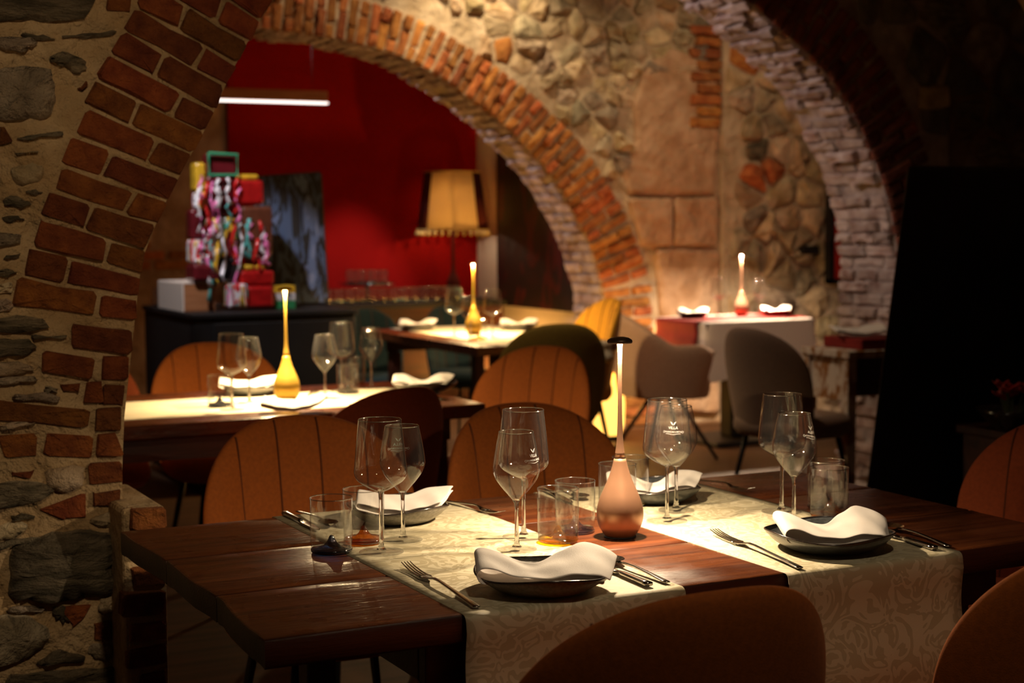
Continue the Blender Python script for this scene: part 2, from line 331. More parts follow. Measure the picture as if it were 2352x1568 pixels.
# ---- near arch and its pier (left)
Y1 = 3.4
a1 = [(.775, 0), (.777, .81), (.785, .935), (.802, 1.065), (.815, 1.162), (.83, 1.269), (.874, 1.375), (.931, 1.477), (.981, 1.562), (1.036, 1.676), (1.086, 1.765)]
a1 += [(2.45+1.544*math.cos(R_(t)), 1.028+1.544*math.sin(R_(t))) for t in range(148, 89, -6)]
a1 += [(4.90-x, z) for x, z in a1[::-1][1:]]
W1 = arch_wall('wall_near', Y1, Y1+.34, -1.8, 6.0, 3.3, [Vector(p) for p in a1], 'mortar', 'sandy mortar wall carrying the nearest brick arch')
def m1(a, b, c): return Vector((a, Y1-c, b))
def w1(pl): return [(py(u, v, Y1).x, py(u, v, Y1).z) for u, v in pl]
rows = [((36, 670), (312, 712)), ((62, 598), (316, 660)), ((70, 530), (325, 603)), ((107, 465), (342, 545)), ((128, 408), (370, 488)), ((152, 348), (397, 434)), ((178, 275), (428, 378)),
        ((210, 213), (455, 330)), ((240, 150), (479, 280)), ((268, 98), (504, 226)), ((300, 45), (532, 170)), ((335, -5), (557, 122))]
RW = [tuple(Vector((py(*q, Y1).x, py(*q, Y1).z)) for q in r) for r in rows]
for k in range(1, 52):
    t = R_(153.6-k*2.06); c = Vector((2.45, 1.028)); d = Vector((math.cos(t), math.sin(t)))
    RW.append((c+d*1.82, c+d*1.549))
RW.insert(0, (Vector((.555, 1.15)), Vector((.81, 1.115)))) 
for k in range(1, len(RW)-1):
    O, I = RW[k]; up = ((O+RW[k+1][0])/2, (I+RW[k+1][1])/2); dn = ((O+RW[k-1][0])/2, (I+RW[k-1][1])/2)
    fu = .86; A, Bq = O.lerp(up[0], fu), I.lerp(up[1], fu); D, Cq = O.lerp(dn[0], fu), I.lerp(dn[1], fu)
    split = (0, .665, .695, 1) if k % 2 else (0, .365, .395, 1); sh = random.uniform(-.02, .02)
    for (t0, t1) in ((split[0]+random.uniform(-.04, .03), split[1]+sh), (split[2]+sh, 1.0)):
        P = [D.lerp(Cq, t0), D.lerp(Cq, t1), A.lerp(Bq, t1), A.lerp(Bq, t0)]
        slab('brick', rect8(P, .0034), m1, random.uniform(.005, .013), 'brick', W1, .12, .4, .05)
for q in [[(163, 745), (303, 757), (303, 812), (160, 795)], [(95, 807), (218, 822), (212, 868), (96, 855)], [(235, 820), (292, 820), (292, 870), (230, 870)], [(140, 880), (183, 882), (180, 898), (142, 895)],
          [(200, 878), (235, 876), (235, 928), (187, 925)], [(238, 885), (285, 885), (278, 932), (238, 930)], [(-60, 912), (207, 938), (203, 985), (-60, 962)], [(220, 938), (280, 937), (278, 990), (217, 990)],
          [(-10, 1000), (82, 998), (82, 1048), (10, 1050)], [(105, 995), (217, 1003), (213, 1048), (96, 1045)], [(224, 998), (265, 996), (280, 1045), (220, 1048)], [(203, 1065), (282, 1060), (280, 1105), (205, 1112)],
          [(25, 1083), (75, 1079), (72, 1096), (30, 1094)], [(213, 1130), (278, 1122), (275, 1160), (210, 1160)], [(87, 1172), (196, 1131), (198, 1182), (150, 1192)],
          [(0, 290), (10, 292), (28, 330), (0, 336)], [(178, 205), (200, 186), (203, 195), (185, 210)], [(135, 1390), (208, 1385), (190, 1420), (165, 1438)], [(214, 1435), (255, 1420), (255, 1470), (215, 1470)], [(245, 0), (300, -20), (295, 30), (240, 22)]]:
    q = [q[3], q[2], q[1], q[0]]
    slab('brick', rect8(w1(q), .0034), m1, random.uniform(.006, .014), 'brick', W1, .12, .4, .06)
for mt, h, q in [('slate', .03, [(-90, -10), (230, -30), (205, 40), (110, 52), (30, 50), (-80, 45)]), ('stone_g', .03, [(-20, 85), (60, 82), (85, 98), (70, 112), (40, 122), (-20, 110)]), ('slate', .03, [(112, 125), (150, 118), (198, 138), (200, 165), (175, 172), (140, 152), (110, 142)]),
                 ('stone_g', .035, [(-60, 165), (0, 155), (60, 148), (115, 155), (128, 190), (130, 225), (118, 270), (60, 278), (0, 277), (-60, 260)]), ('slate', .02, [(30, 318), (75, 306), (150, 300), (140, 310), (75, 320)]),
                 ('slate', .02, [(5, 455), (25, 448), (45, 452), (75, 468), (40, 480), (8, 475)]), ('slate', .015, [(60, 440), (75, 434), (95, 438), (95, 445), (65, 447)]), ('stone_g', .025, [(-30, 535), (20, 532), (45, 540), (50, 560), (-20, 570)]),
                 ('slate', .02, [(-20, 625), (15, 618), (40, 625), (10, 640)]), ('stone_g', .02, [(-20, 690), (25, 685), (30, 712), (-20, 720)]), ('slate', .03, [(-50, 740), (30, 722), (100, 730), (115, 755), (40, 768), (-40, 762)]),
                 ('slate', .035, [(-60, 785), (0, 776), (60, 778), (85, 793), (70, 815), (0, 822), (-60, 818)]), ('stone_b', .025, [(-40, 830), (40, 828), (78, 840), (70, 858), (-40, 866)]), ('stone_g', .02, [(-30, 868), (80, 863), (86, 870), (40, 882), (-30, 884)]),
                 ('stone_g', .02, [(25, 908), (100, 900), (138, 910), (135, 922), (30, 918)]), ('slate', .035, [(-40, 1115), (40, 1103), (100, 1108), (125, 1125), (90, 1155), (-30, 1172)]), ('stone_b', .03, [(95, 1075), (190, 1062), (195, 1110), (150, 1135), (105, 1118)]),
                 ('slate', .06, [(15, 1262), (100, 1222), (200, 1213), (273, 1225), (277, 1290), (268, 1358), (180, 1378), (100, 1382), (14, 1372), (22, 1320)]), ('stone_g', .04, [(-60, 1420), (0, 1408), (70, 1410), (115, 1440), (110, 1480), (60, 1512), (-60, 1540)]),
                 ('slate', .03, [(80, 1522), (130, 1490), (195, 1503), (192, 1516), (100, 1527)]), ('slate', .02, [(20, 1185), (60, 1178), (82, 1186), (30, 1196)]), ('stone_g', .02, [(118, 1238), (60, 1232), (10, 1240), (-30, 1262), (40, 1252)][::-1]), ('slate', .02, [(120, 1395), (150, 1388), (160, 1420), (140, 1432), (122, 1415)]), ('stone_g', .02, [(20, 1392), (90, 1392), (105, 1402), (60, 1408), (15, 1404)]), ('stone_b', .025, [(230, 1372), (262, 1366), (268, 1400), (240, 1412), (222, 1395)]), ('stone_g', .02, [(200, 1480), (258, 1478), (270, 1505), (240, 1520), (205, 1508)]),
                 ('slate', .018, [(30, 350), (85, 345), (84, 350), (35, 356)]), ('stone_b', .02, [(20, 385), (70, 372), (105, 385), (95, 420), (40, 428)]), ('slate', .018, [(0, 500), (40, 496), (60, 505), (20, 512)]), ('slate', .018, [(5, 590), (45, 583), (40, 592), (10, 597)]), ('stone_b', .02, [(-10, 650), (28, 648), (34, 668), (-10, 675)]), ('slate', .018, [(70, 770), (150, 768), (150, 776), (75, 778)]), ('stone_g', .02, [(100, 885), (132, 890), (128, 902), (98, 898)]), ('stone_b', .025, [(85, 1010-40), (40, 985), (-5, 985), (-5, 975), (50, 968)][::-1]), ('slate', .018, [(130, 85), (205, 78), (270, 70), (255, 82), (200, 90)]), ('slate', .018, [(40, 75), (95, 80), (130, 92), (100, 96), (60, 86)]),
                 ('slate', .035, [(10, 1552), (120, 1538), (215, 1533), (275, 1528), (292, 1580), (10, 1600)]), ('stone_b', .025, [(-30, 1210), (30, 1195), (70, 1205), (20, 1240), (-30, 1250)]), ('stone_b', .02, [(200, 1195), (265, 1172), (280, 1205), (230, 1212)])]:
    q = w1(q)[::-1]; n = len(q); r = []
    for i in range(n):
        a, b = Vector(q[i]), Vector(q[(i+1) % n])
        for t in (.2, .55, .85): c = a.lerp(b, t); r.append((c.x+random.uniform(-.003, .003), c.y+random.uniform(-.003, .003)))
    slab('stone', r, m1, h*.55, mt, W1, .4, .5, .24)
rg = random.Random(3)
for c in rubble(-1.2, .42, .05, 2.4, .22, .13, rg):
    if max(p[0] for p in c) < .47: slab('stone', c, m1, rg.uniform(.015, .03), rg.choice(('slate', 'stone_g', 'stone_b')), W1, .3, .3, .25)
st = MB().box((py(284, 1300, 3.27).x, 3.27, 0), (py(384, 1300, 3.27).x, 3.6, py(330, 1166, 3.27).z), .01).build('pier_base', 'mortar', W1)
def ms(a, b, c): return Vector((a, 3.27-c, b))
for q in [[(298, 1170), (380, 1165), (382, 1212), (297, 1216)], [(305, 1240), (380, 1236), (380, 1275), (300, 1280)], [(300, 1300), (380, 1296), (380, 1340), (305, 1345)], [(278, 1357), (378, 1350), (378, 1410), (274, 1418)], [(298, 1435), (380, 1424), (378, 1465), (295, 1474)], [(290, 1492), (380, 1476), (380, 1520), (292, 1535)], [(320, 1550), (380, 1535), (380, 1590), (320, 1600)]]:
    P = [(py(u, v, 3.27).x, py(u, v, 3.27).z) for u, v in q[::-1]]; slab('brick', rect8(P, .002), ms, .014, 'brick', W1, .12, .2, .09)

# ---- far wall with the wide brick arch (rubble, ashlar, plaster)
Y2, Y2b = 8.9, 9.3
a2r = [(2.5, 2.465), (2.911, 2.451), (3.313, 2.42), (3.64, 2.36), (3.865, 2.285), (4.059, 2.18), (4.36, 1.99), (4.567, 1.82), (4.79, 1.6), (4.934, 1.38), (5.04, 1.2), (5.12, .98), (5.15, .85), (5.17, .4), (5.175, 0)]
a2 = [(5.0-x, z) for x, z in a2r[::-1][:-1]]+a2r
c2, L2 = smoothcurve(a2, 241); c2[0].y = 0; c2[-1].y = 0
W2 = arch_wall('wall_back', Y2, Y2b, -2.5, 9.5, 3.3, c2, 'mortar2', 'rubble stone wall with a wide brick arch opening to the red room')
def cpos(C, L, s):
    k = max(0, min(1, s/L))*(len(C)-1); i = min(int(k), len(C)-2); p = C[i].lerp(C[i+1], k-i)
    t = (C[min(i+2, len(C)-1)]-C[max(i-1, 0)]).normalized(); return p, t, Vector((-t.y, t.x))
def t2(z): return .25+.15*max(0, 1-z/2.3)
def m2(a, b, c): return Vector((a, Y2-c, b))
npit = int(L2/.064); pit = L2/npit
for k in range(npit):
    s = (k+.5)*pit; p, t, n = cpos(c2, L2, s)
    if p.x < 2.0: continue
    T = t2(p.y); pat = ((0, .62), (.66, 1)) if k % 2 else ((0, .30), (.34, 1))
    if T > .34: pat = ((0, .30), (.33, .95), ) if k % 2 else ((0, .58), (.61, 1))
    hw = pit*.40*random.uniform(.85, 1.05); sk = random.uniform(-.006, .006)
    for (r0, r1) in pat:
        P = [p-t*hw+n*(T*r0), p+t*hw+n*(T*r0), p+t*(hw*1.08+sk)+n*(T*r1), p-t*(hw*1.08-sk)+n*(T*r1)]
        slab('brick', rect8([tuple(q) for q in P], .005), m2, random.uniform(.008, .035), 'brick2', W2, .1, .3, .12)
def soffit(C, L, Ya, Yb, pit, parent, mat, smin, lens, hmax, missing=.05):
    n = int(L/pit); pt = L/n
    for k in range(n):
        s = (k+.5)*pt
        if s < smin: continue
        p, t, nn = cpos(C, L, s)
        def mm(a, b, c, p=p, t=t, nn=nn): q = p+t*a-nn*c; return Vector((q.x, b, q.y))
        y = Ya+.006; i = 0; seq = lens[k % len(lens)]
        for ln in seq:
            l = ln*(Yb-Ya)
            if random.random() > missing:
                h = random.uniform(.006, hmax); hw = pt*.43*random.uniform(.8, 1.05)
                slab('brick', rect8([(-hw, y+.006), (hw, y+.006), (hw, y+l-.006), (-hw, y+l-.006)], .006), mm, h, mat, parent, .1, .35, .14)
            y += l
soffit(c2, L2, Y2, Y2b, .072, W2, 'brick_w', L2*.46, ((.5, .5), (.28, .44, .28)), .022)
pl = slab('plaster_patch', [(py(u, v, Y2).x, py(u, v, Y2).z) for u, v in [(1440, 446), (1540, 450), (1640, 446), (1648, 300), (1645, 180), (1600, 130), (1540, 110), (1480, 150), (1450, 230), (1455, 330), (1425, 400)]], m2, .035, 'plaster', W2, .02, .1, .05)
for q in [[(1470, 566), (1540, 566), (1540, 455), (1440, 455)], [(1544, 566), (1644, 566), (1644, 455), (1544, 455)], [(1515, 735), (1648, 735), (1648, 572), (1500, 572)], [(1520, 800), (1590, 800), (1590, 740), (1518, 740)], [(1594, 800), (1648, 800), (1648, 740), (1594, 740)], [(1520, 950), (1648, 950), (1648, 805), (1520, 805)]]:
    slab('ashlar_block', rect8([(py(u, v, Y2).x, py(u, v, Y2).z) for u, v in q], .006), m2, random.uniform(.03, .045), 'plaster', W2, .05, .1, .06)
def ringdist(x, z):
    b = min(range(len(c2)), key=lambda i: (c2[i].x-x)**2+(c2[i].y-z)**2); d = Vector((x, z))-c2[b]; _, _, n = cpos(c2, 1, b/(len(c2)-1)); return d.dot(n)-t2(c2[b].y)
xq0, xq1 = py(1438, 450, Y2).x, 6.02
rg = random.Random(11)
for c in rubble(2.7, 6.0, .4, 3.05, .15, .105, rg):
    cx = sum(p[0] for p in c)/len(c); cz = sum(p[1] for p in c)/len(c)
    if min(ringdist(*p) for p in c) < -.012: continue
    if any(xq0-.02 < p[0] < xq1 and p[1] < 2.26 for p in c) and cx > xq0-.05 and (cz < 1.5 or cx > 5.45 or True) and cz < 2.27 and cx < 6.02 and cx > xq0: continue
    if max(p[0] for p in c) > 6.03: continue
    if rg.random() < .12: continue
    slab('stone', c, m2, rg.choice((.012, .02, .035, .05)), rg.choices(('stone_b', 'stone_g', 'brick2', 'stone_d'), (9, 6, .6, .4))[0], W2, .35, .5, .28)
def m2r(a, b, c): return Vector((a, Y2-.05-c, b))
MB().box((6.03, Y2-.05, 0), (9.5, Y2+.01, 3.3)).build('rubble_facing', 'mortar2', W2)
for c in rubble(6.05, 8.2, .3, 3.0, .21, .15, rg):
    if min(p[0] for p in c) < 6.04 or rg.random() < .1: continue
    slab('stone', c, m2r, rg.choice((.02, .03, .045)), rg.choices(('stone_b', 'stone_g', 'brick2', 'stone_d', 'slate'), (8, 6, .3, .5, 1))[0], W2, .3, .4, .26)
for k in range(9):                                                                    # brick quoins up the corner of the facing
    z = 1.95+k*.075; slab('brick', rect8([(5.78+.05*(k % 2), z), (6.02, z), (6.02, z+.062), (5.78+.05*(k % 2), z+.062)], .004), m2, .05, 'brick2', W2, .1, .2, .1)

# ---- whitewashed cross arch on the right
Y3, Y3b = 6.3, 6.74
a3 = [(3.07+2.27*math.cos(R_(t)), .56+2.27*math.sin(R_(t))) for t in range(90, 50, -6)]+[(4.587, 2.263), (4.793, 2.128), (4.993, 1.946), (5.12, 1.76), (5.227, 1.567), (5.30, 1.38), (5.343, 1.2), (5.348, 1.045), (5.35, .5), (5.35, 0)]
a3 = [(6.14-x, z) for x, z in a3[::-1][:-1]]+a3
c3, L3 = smoothcurve(a3, 221); c3[0].y = 0; c3[-1].y = 0
W3 = arch_wall('wall_right', Y3, Y3b, -2.5, 9.5, 3.3, c3, 'mortar_white', 'cross wall with a whitewashed brick arch at the right')
def m3(a, b, c): return Vector((a, Y3-c, b))
MB().add(*(lambda S_: (S_[0], S_[1]))(([(5.35+.31, Y3-.012, 0), (9.5, Y3-.012, 0), (9.5, Y3-.012, 3.3), (5.35+.31, Y3-.012, 3.3)], [[0, 1, 2, 3]]))).build('stone_facing', 'mortar_shaded', W3)  # facing sheet, its mortar colour holds the spandrel's shade
npit = int(L3/.066); pit = L3/npit
for k in range(npit):
    p, t, n = cpos(c3, L3, (k+.5)*pit)
    if p.x < 3.4: continue
    for (r0, r1) in (((0, .65), (.69, 1)) if k % 2 else ((0, .31), (.35, 1))):
        T = .31; hw = pit*.42; P = [p-t*hw+n*(T*r0), p+t*hw+n*(T*r0), p+t*hw*1.1+n*(T*r1), p-t*hw*1.1+n*(T*r1)]
        slab('brick', rect8([tuple(q) for q in P], .004), m3, random.uniform(.012, .024), 'brick_d', W3, .1, .2, .1)
soffit(c3, L3, Y3, Y3b, .064, W3, 'brick_w', L3*.55, ((.3, .4, .3), (.5, .5), (.2, .55, .25)), .034, .07)
def ring3(x, z):
    b = min(range(len(c3)), key=lambda i: (c3[i].x-x)**2+(c3[i].y-z)**2); _, _, n = cpos(c3, 1, b/(len(c3)-1)); return (Vector((x, z))-c3[b]).dot(n)-.32
for c in rubble(4.4, 7.6, .9, 3.2, .30, .19, rg):
    if min(ring3(*p) for p in c) < 0: continue
    slab('stone', c, m3, rg.uniform(.02, .04), rg.choices(('stone_d', 'slate', 'stone_g'), (7, 2, 1))[0], W3, .2, .3, .2)
slab('stone', [(py(u, v, Y3).x, py(u, v, Y3).z) for u, v in [(2108, 250), (2112, 200), (2140, 194), (2170, 198), (2172, 245), (2150, 253), (2120, 254)][::-1]], m3, .05, 'stone_b', W3, .1, .1, .15)

# ---- red room beyond the far arch
rw = MB().box((3.35, 11.1, 0), (5.42, 11.2, 3.3)).build('wall_red', 'red_wall'); tag(rw, 'deep red painted wall of the room beyond the arch', 'wall', kind='structure')
bw = MB().box((-2.5, 11.14, 0), (3.35, 11.24, 3.3)).build('wall_beige', 'plaster'); tag(bw, 'beige plastered wall left of the red wall', 'wall', kind='structure')
sw = MB().box((5.30, 9.3, 0), (5.42, 11.1, 3.3)).build('wall_side', 'white_wall'); tag(sw, 'whitish side wall of the red room', 'wall', kind='structure')
for k, (z, n_) in enumerate(((1.02, 5), (1.09, 4), (1.16, 3))):
    for i in range(n_):
        x = 2.0+.27*i+.1*(k % 2); slab('brick', rect8([(x, z), (x+.24, z), (x+.24, z+.058), (x, z+.058)], .004), lambda a, b, c: Vector((a, 11.14-c, b)), .012, 'brick2', bw, .1, .2, .1)

# ================================================================== BUILDERS
def ring_grid(rows):
    n = len(rows[0]); V = [v for r in rows for v in r]; F = []
    for i in range(len(rows)-1):
        for t in range(n): F.append([i*n+t, i*n+(t+1) % n, (i+1)*n+(t+1) % n, (i+1)*n+t])
    F.append(list(range(n))[::-1]); F.append([(len(rows)-1)*n+t for t in range(n)]); return V, F
def superring(rx, ry, z, p=2.6, n=36, cx=0, cy=0):
    out = []
    for t in range(n):
        a = 2*math.pi*t/n; c, s = math.cos(a), math.sin(a)
        out.append(Vector((cx+rx*math.copysign(abs(c)**(2/p), c), cy+ry*math.copysign(abs(s)**(2/p), s), z)))
    return out
_chair_me = {}
def chair_meshes():
    if _chair_me: return _chair_me
    nu, nv = 61, 16; W = .270; zb = .42
    def pt(u, k, side):
        zt = .63+.245*(max(0, 1-abs(u)**2.5))**(1/2.2); v = 1-(1-k/nv)**1.7; z = zb+(zt-zb)*v
        x = W*u*(1-.10*(1-v)*(1-v)); yc = .215+.16*(z-.45)-.105*u*u
        g = math.sqrt(max(0, 1-abs(u)**7))*math.sqrt(max(0, 1-v**9))
        if side == 0:
            c = ((u+1)/2*5) % 1; b = .008*(1-(2*c-1)**2)**.5*min(1, 4*(1-v)+.15) if 0 < c < 1 else 0
            return Vector((x, yc-(.030*g+b*g), z))
        return Vector((x, yc+.022*g, z))
    V = []; F = []
    for side in (0, 1):
        o = len(V)
        for k in range(nv+1):
            for i in range(nu): u = math.sin((i/(nu-1)*2-1)*math.pi/2*.98)/math.sin(math.pi/2*.98); V.append(pt(u, k, side))
        for k in range(nv):
            for i in range(nu-1):
                q = [o+k*nu+i, o+k*nu+i+1, o+(k+1)*nu+i+1, o+(k+1)*nu+i]; F.append(q if side == 0 else q[::-1])
    _chair_me['backrest'] = mesh('backrest', V, F, True, 1e-4)
    for i in range(4):
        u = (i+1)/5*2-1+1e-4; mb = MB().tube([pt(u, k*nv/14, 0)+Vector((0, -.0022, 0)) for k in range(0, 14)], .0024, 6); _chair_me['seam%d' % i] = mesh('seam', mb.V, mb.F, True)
    s = [superring(.245*a, .235*a, z) for a, z in ((.5, .385), (.93, .388), (1.0, .41), (1.01, .435), (.99, .46), (.93, .476), (.7, .484), (.3, .486))]
    V, F = ring_grid(s); _chair_me['seat'] = mesh('seat', V, F, True)
    for i, (sx, sy) in enumerate(((-1, -1), (1, -1), (-1, 1), (1, 1))):
        mb = MB().tube([(sx*.14, sy*.14, .395), (sx*.205, sy*.205, 0)], [.013, .008], 10); _chair_me['leg%d' % i] = mesh('leg', mb.V, mb.F, True)
    return _chair_me
def chair(x, y, deg, mat, label, group=None, mat_seat=None, z=0):
    """velvet shell chair, front towards local -Y"""
    me = chair_meshes(); o = empty('dining_chair', (x, y, z), R_(deg), label, 'chair', group)
    for k in ('backrest', 'seat'):
        m_ = me[k].copy() ; m_.materials.clear(); link(k, m_, mat if k == 'backrest' else (mat_seat or mat), o)
    for i in range(4):
        link('leg', me['leg%d' % i], 'black_metal', o)
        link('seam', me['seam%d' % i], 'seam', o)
    return o
def tub_chair(x, y, deg, mat, label, top=.86, arm=.66, group=None):
    o = empty('armchair', (x, y, 0), R_(deg), label, 'armchair', group); nu, nv = 49, 10; V = []; F = []; th = .05
    for side in (0, 1):
        b = len(V)
        for k in range(nv+1):
            for i in range(nu):
                a = (i/(nu-1)*2-1); ph = R_(128)*a; v = k/nv; h = arm+(top-arm)*max(0, math.cos(min(abs(ph)*1.25, math.pi/2)))**1.1
                h -= .05*max(0, abs(a)-.8)/.2; z = .36+(h-.36)*v; flare = .235+.075*v; g = math.sqrt(max(0, 1-abs(a)**12))*math.sqrt(max(0, 1-v**8)); rr = flare+(.5*th*g if side else -.5*th*g)
                V.append(Vector((math.sin(ph)*rr*1.06, math.cos(ph)*rr, z)))
        for k in range(nv):
            for i in range(nu-1): q = [b+k*nu+i, b+k*nu+i+1, b+(k+1)*nu+i+1, b+(k+1)*nu+i]; F.append(q if side else q[::-1])
    link('shell', mesh('shell', V, F, True, 1e-4), mat, o)
    V, F = ring_grid([superring(.23*a, .23*a, z, cy=-.02) for a, z in ((.4, .34), (.95, .345), (1, .38), (1, .43), (.95, .46), (.6, .475), (.2, .477))]); link('seat', mesh('seat', V, F, True), mat, o)
    for sx, sy in ((-1, -1), (1, -1), (-1, 1), (1, 1)): MB().tube([(sx*.05, sy*.05, .35), (sx*.23, sy*.22, 0)], [.014, .010], 10).build('leg', 'black_metal', o, smooth=True)
    return o

BIG = [(.0036, .108), (.007, .1115), (.018, .1165), (.032, .1245), (.043, .133), (.0478, .1425), (.0482, .150), (.0470, .163), (.0445, .19), (.0415, .218), (.0388, .242)]
SMALL = [(.0036, .086), (.006, .0905), (.015, .101), (.027, .115), (.037, .129), (.0425, .143), (.0428, .152), (.0410, .168), (.0375, .188), (.0345, .203), (.0315, .216)]
_gm = {}
def glass_meshes(kind):
    if kind in _gm: return _gm[kind]
    prof = BIG if kind == 'big' else SMALL; sm = smoothcurve(prof, 26)[0]; P = [(q.x, q.y) for q in sm]; P[0] = (0.0008, P[0][1])
    r, h = P[-1]; lip = [(r+.0007, h+.0006), (r+.0002, h+.0014), (r-.0006, h+.0008)]
    b = MB().lathe(P, 48); lp = MB().lathe([(r+.0008, h-.0004)]+lip+[(r-.0008, h-.0004)], 48); z0 = prof[0][1]
    st = MB().lathe([(.0001, .004), (.0090, .0055), (.0052, .012), (.0038, .025), (.0034, .06), (.0034, z0-.012), (.0042, z0), (.0072, z0+.0045), (.0066, z0+.007), (.0001, z0+.0075)], 20)
    fr = .041 if kind == 'big' else .037
    ft = MB().lathe([(.0001, 0), (fr-.002, 0), (fr, .0009), (fr-.001, .0022), (.022, .0038), (.010, .0062), (.0001, .0066)], 48)
    _gm[kind] = [('bowl', mesh('bowl', b.V, b.F, True), 'glass'), ('lip', mesh('lip', lp.V, lp.F, True), 'lip'), ('stem', mesh('stem', st.V, st.F, True, 1e-5), 'glass_r'), ('foot', mesh('foot', ft.V, ft.F, True, 1e-5), 'glass_s')]
    return _gm[kind]
def text_mesh(body, size):
    c = bpy.data.curves.new('letters', 'FONT'); c.body = body; c.size = size; c.align_x = 'CENTER'; c.resolution_u = 2; c.fill_mode = 'FRONT'
    t = bpy.data.objects.new('letters', c); COL.objects.link(t); bpy.context.view_layer.update()
    me = bpy.data.meshes.new_from_object(t.evaluated_get(bpy.context.evaluated_depsgraph_get())); V = [v.co.copy() for v in me.vertices]; F = [list(p.vertices) for p in me.polygons]
    bpy.data.objects.remove(t); bpy.data.curves.remove(c); bpy.data.meshes.remove(me); return V, F
_etch = {}
def etching(kind):
    """VILLA FRANCIACORTA with a small winged mark, wrapped on the bowl"""
    if kind in _etch: return _etch[kind]
    mb = MB()
    for body, size, x, z in (('VILLA', .0078, 0, .004), ('FRANCIACORTA', .0046, 0, -.003)): V, F = text_mesh(body, size); mb.add([(v.x+x, v.y+z, 0) for v in V], F)
    for s in (-1, 1):
        mb.add([(s*a, b, 0) for a, b in ((.0004, .0125), (.0018, .0165), (.0062, .0195), (.0040, .0155), (.0022, .0132), (.0008, .0118))], [[0, 1, 2, 3, 4, 5] if s > 0 else [5, 4, 3, 2, 1, 0]])
        P = [Vector((s*(.0195+.0022*math.cos(t)), -.0018+.0022*math.sin(t))) for t in [i*math.pi/6 for i in range(13)]]
        for i in range(12): a, b = P[i], P[i+1]; c = Vector((s*.0195, -.0018)); mb.add([(a.x, a.y, 0), (b.x, b.y, 0), (*(c+(b-c)*.72), 0), (*(c+(a-c)*.72), 0)], [[0, 1, 2, 3]])
    mb.add([(x, -.0058-.0008*math.cos(x*260), 0) for x in [i*.0012-.0156 for i in range(27)]]+[(x, -.0064-.0008*math.cos(x*260), 0) for x in [i*.0012-.0156 for i in range(27)]], [[i, i+1, 28+i, 27+i] for i in range(26)])
    prof = smoothcurve(BIG if kind == 'big' else SMALL, 60)[0]; zc = .170
    def rad(z):
        for i in range(len(prof)-1):
            if prof[i].y <= z <= prof[i+1].y: t = (z-prof[i].y)/max(1e-9, prof[i+1].y-prof[i].y); return prof[i].x+(prof[i+1].x-prof[i].x)*t
        return prof[-1].x
    V = []
    for v in mb.V: z = zc+v.y; r = rad(z)+.00025; a = v.x/r; V.append((math.sin(a)*r, -math.cos(a)*r, z))
    _etch[kind] = mesh('engraving', V, mb.F); return _etch[kind]
def wine_glass(kind, P, label, etch=None, group='wine glasses'):
    o = empty('wine_glass', P, 0, label, 'wine glass', group)
    for n, me, mt in glass_meshes(kind):
        c = link(n, me, mt, o)
        if n == 'bowl' and etch is not None: e = link('engraving', etching(kind), 'etch', c); e.rotation_euler = (0, 0, R_(etch)); e['label'] = 'white lettering VILLA FRANCIACORTA'
    return o
_tm = {}
def tumbler(P, colour, label, group='water tumblers'):
    o = empty('tumbler', P, random.uniform(0, 6), label, 'glass', group)
    if not _tm:
        a = MB().lathe([(.0372, .006), (.0385, .03), (.0388, .070), (.0388, .0990)], 48); lp = MB().lathe([(.0395, .0988), (.0397, .0998), (.0388, .1008), (.0379, .0998), (.0381, .0988)], 48); _tm['l'] = mesh('lip', lp.V, lp.F, True); _tm['w'] = mesh('cup', a.V, a.F, True)
        pr = [(.0001, 0), (.034, 0), (.0375, .002), (.0382, .0055), (.036, .0085), (.026, .0092), (.016, .0120), (.010, .0175), (.0062, .024), (.0045, .0285), (.0025, .0305), (.0001, .031)]
        b = MB().lathe(pr, 40); _tm['b'] = mesh('base', b.V, b.F, True, 1e-5)
    link('cup', _tm['w'], 'glass', o); link('lip', _tm['l'], 'lip', o); m_ = _tm['b'].copy(); m_.materials.clear(); link('base', m_, 'gl_'+colour, o); return o
def plate(P, r, mat, label, rz=0, group='stoneware plates', sq=0.0):
    o = empty('dinner_plate', P, rz, label, 'plate', group)
    prof = [(.0001, .004), (.3*r, .004), (.55*r, .005), (.66*r, .008), (.82*r, .020), (.95*r, .032), (r, .0385), (r*1.006, .037), (r*.98, .031), (.86*r, .017), (.70*r, .004), (.62*r, 0), (.0001, 0)]
    prof = [(a, b*.84) for a, b in prof]
    def warp(V): return [Vector((v.x*(1+sq*math.cos(4*math.atan2(v.y, v.x))), v.y*(1+sq*math.cos(4*math.atan2(v.y, v.x))), v.z+(.004*math.sin(3*math.atan2(v.y, v.x)+1) if v.z > .025 else 0))) for v in V]
    b = MB().lathe(prof, 56); b.V = warp(b.V); b.build('body', mat, o, smooth=True, merge=1e-5)
    t = MB().tube([(r*1.001*math.cos(a), r*1.001*math.sin(a),   .0318) for a in [2*math.pi*i/56 for i in range(57)]], .0019, 8, False); t.V = warp(t.V); t.build('rim', 'rim', o, smooth=True); return o
